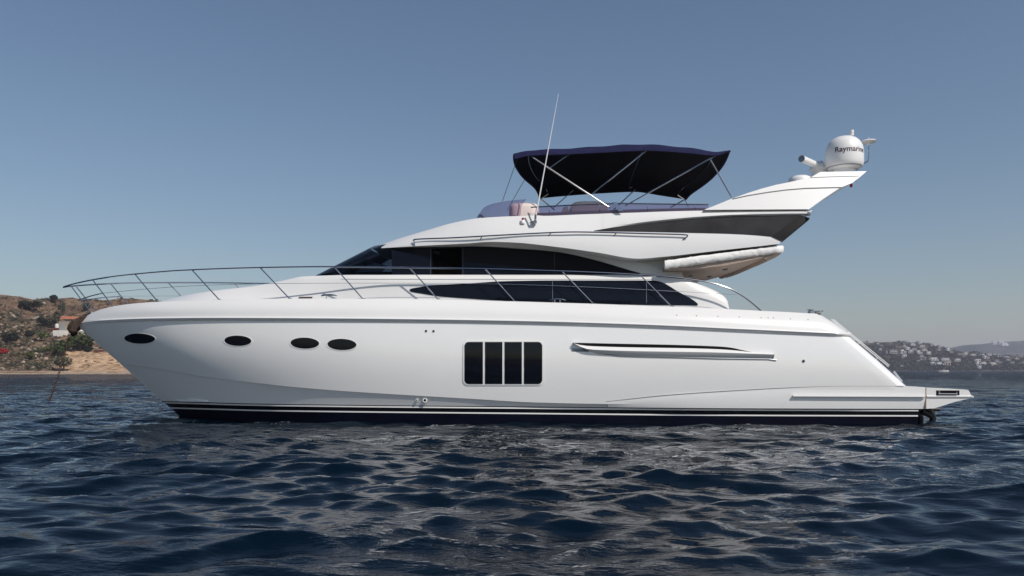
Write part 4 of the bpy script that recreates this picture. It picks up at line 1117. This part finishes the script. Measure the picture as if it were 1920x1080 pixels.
HS = [(1642.5,647,3.5,4,1,0),(1649,651,4,3.5,0,1),(1647,657,4,4,1,0),(1695.5,644.5,9,6,2,2),(1708,648,8,4.5,3,0),(1721,645,4.5,4,1,0),(1725,652,8,5.5,0,0),(1694,651,7,4.5,4,1),(1698,655.5,6.5,4.5,1,0),
 (1690,661.5,9,7,2,0),(1704,661,8,6,0,0),(1711,657,8,4,3,1),(1720,662,8.5,6,4,0),(1729,659,9,5,3,1),(1737,664,7,5,0,0),(1672,662,13,7,3,1),(1691,670,7,6,1,1),(1726,673,10,9,2,2),(1746,675.5,14,5.5,3,0),
 (1768,676.5,14,6,3,0),(1747,683.5,12,6,2,0),(1760,683.5,12,5.5,4,0),(1772,684,9,7,1,3),(1758,652,4,4.5,1,0),(1743,649.5,4,3,0,0),(1757,657.5,5,3,1,1),(1773,657,6,4.5,0,0),(1686,687.5,3,2.5,1,0),(1718,678,5,2.5,3,1),(1659,662,3,5,1,1),
 (1780,662.5,6,3,3,1),(1797,665.5,8,3.2,3,1),(1806,665,6,5,0,0),(1802,670,5,4,1,3),(1820,667,8,3.2,3,0),(1837,667,8,3.2,3,0),(1844,671.5,9,5,2,0),(1850,667,7,4,1,1),(1861,667.5,6,5,1,1),(1869,668,8,6,2,2),(1883,671,8,3.2,3,0),
 (1791,677,9,5,0,0),(1828,678,9,5,1,0),(1839,684,9,6,0,0),(1829,684.5,7,6,2,0),(1856,684,11,5.5,3,1),(1867,680,11,7,4,2),(1885,677,7,3.2,3,1),(1831,690,5,4.5,1,0),(1893,682,6,4,0,1),(1902,675,7,4,2,1),(1912,682,6,3.5,1,1),(1910,669,6,3.5,3,1)]
ROWS = [(0, 653.5, 'along the hilltop'), (653.5, 664.8, 'on the upper slope'), (664.8, 674, 'on the middle slope'), (674, 681.9, 'on the lower slope'), (681.9, 999, 'just above the far shore')]
ORD = 'first second third fourth fifth sixth seventh eighth ninth tenth eleventh twelfth thirteenth fourteenth fifteenth sixteenth seventeenth eighteenth nineteenth twentieth'.split()
CN = ['white', 'cream', 'grey', 'pinkish']; SH = ['stepped', 'plain', 'angular', 'long low', 'terraced']
for lo_y, hi_y, ph in ROWS:
    n_ = 0
    for h in sorted([q for q in HS if lo_y <= q[1] < hi_y]):
        o = house(*h)
        if o is None: continue
        tag(o, f'{SH[h[4]]} {CN[h[5]]} house, {ORD[n_]} from the yacht stern {ph}', 'house', 'houses on the far hillside'); n_ += 1
for i, (px, py) in enumerate(((1863,646),(1876,646.5),(1882,648.5))):
    g = hit_3(px, py)
    if g is None: continue
    o = house_mesh(3).build('villa', [WH[0], FWIN], smooth=False, weld=False); o.location = g + Vector((0, -5, 4)); o.scale = (16 + 5 * i, 14, 9)
    tag(o, f'tiny white building high on the hazy distant hill, {ORD[i]} from the left', 'house', 'buildings on the distant hill')

# small boat off the far shore
bt = empty('motorboat', P(1770, 696, 700)); bt.location.z = 0; tag(bt, 'small white open boat with a dark canopy off the far shore', 'boat')
s = (700 - CAMY) / F; mb = MB(); rows = []
for t in lin(0, 1, 10):
    hb = 1.3 * (1 - t ** 3) + .05; x = -4.5 + 9 * t
    rows.append([(x, -hb, .9 + .3 * t), (x, -hb * .8, 0), (x, 0, -.3), (x, hb * .8, 0), (x, hb, .9 + .3 * t), (x, 0, .75 + .2 * t)])
mb.grid(rows, close=True); mb.poly(rows[0]); mb.build('hull', WALLW, bt)
mb = MB(); mb.box((-.5, 0, 1.4), (1.6, 1.2, 1.0)); mb.build('console', SHUT, bt)
mb = MB(); mb.box((-.3, 0, 2.7), (2.6, 1.8, .12)); [mb.tube([(x, y, 1), (x, y, 2.7)], .05, 6) for x in (-1.4, .8) for y in (-.8, .8)]; mb.build('canopy', REDD, bt)

# ================================================================== haze over the bay
mb = MB(); mb.box((0, 2420, 88), (9800, 5100, 184))
hzm = bpy.data.materials.new('summer_haze'); hzm.use_nodes = True; n = hzm.node_tree; n.nodes.clear()
o_ = n.nodes.new('ShaderNodeOutputMaterial'); pv = n.nodes.new('ShaderNodeVolumePrincipled')
pv.inputs['Color'].default_value = (.85, .84, 1.0, 1); pv.inputs['Density'].default_value = 1.55e-4; pv.inputs['Anisotropy'].default_value = .25
n.links.new(pv.outputs[0], o_.inputs['Volume'])
hz_o = mb.build('haze', hzm, smooth=False); tag(hz_o, kind='stuff', label='pale summer haze over the bay', cat='haze')
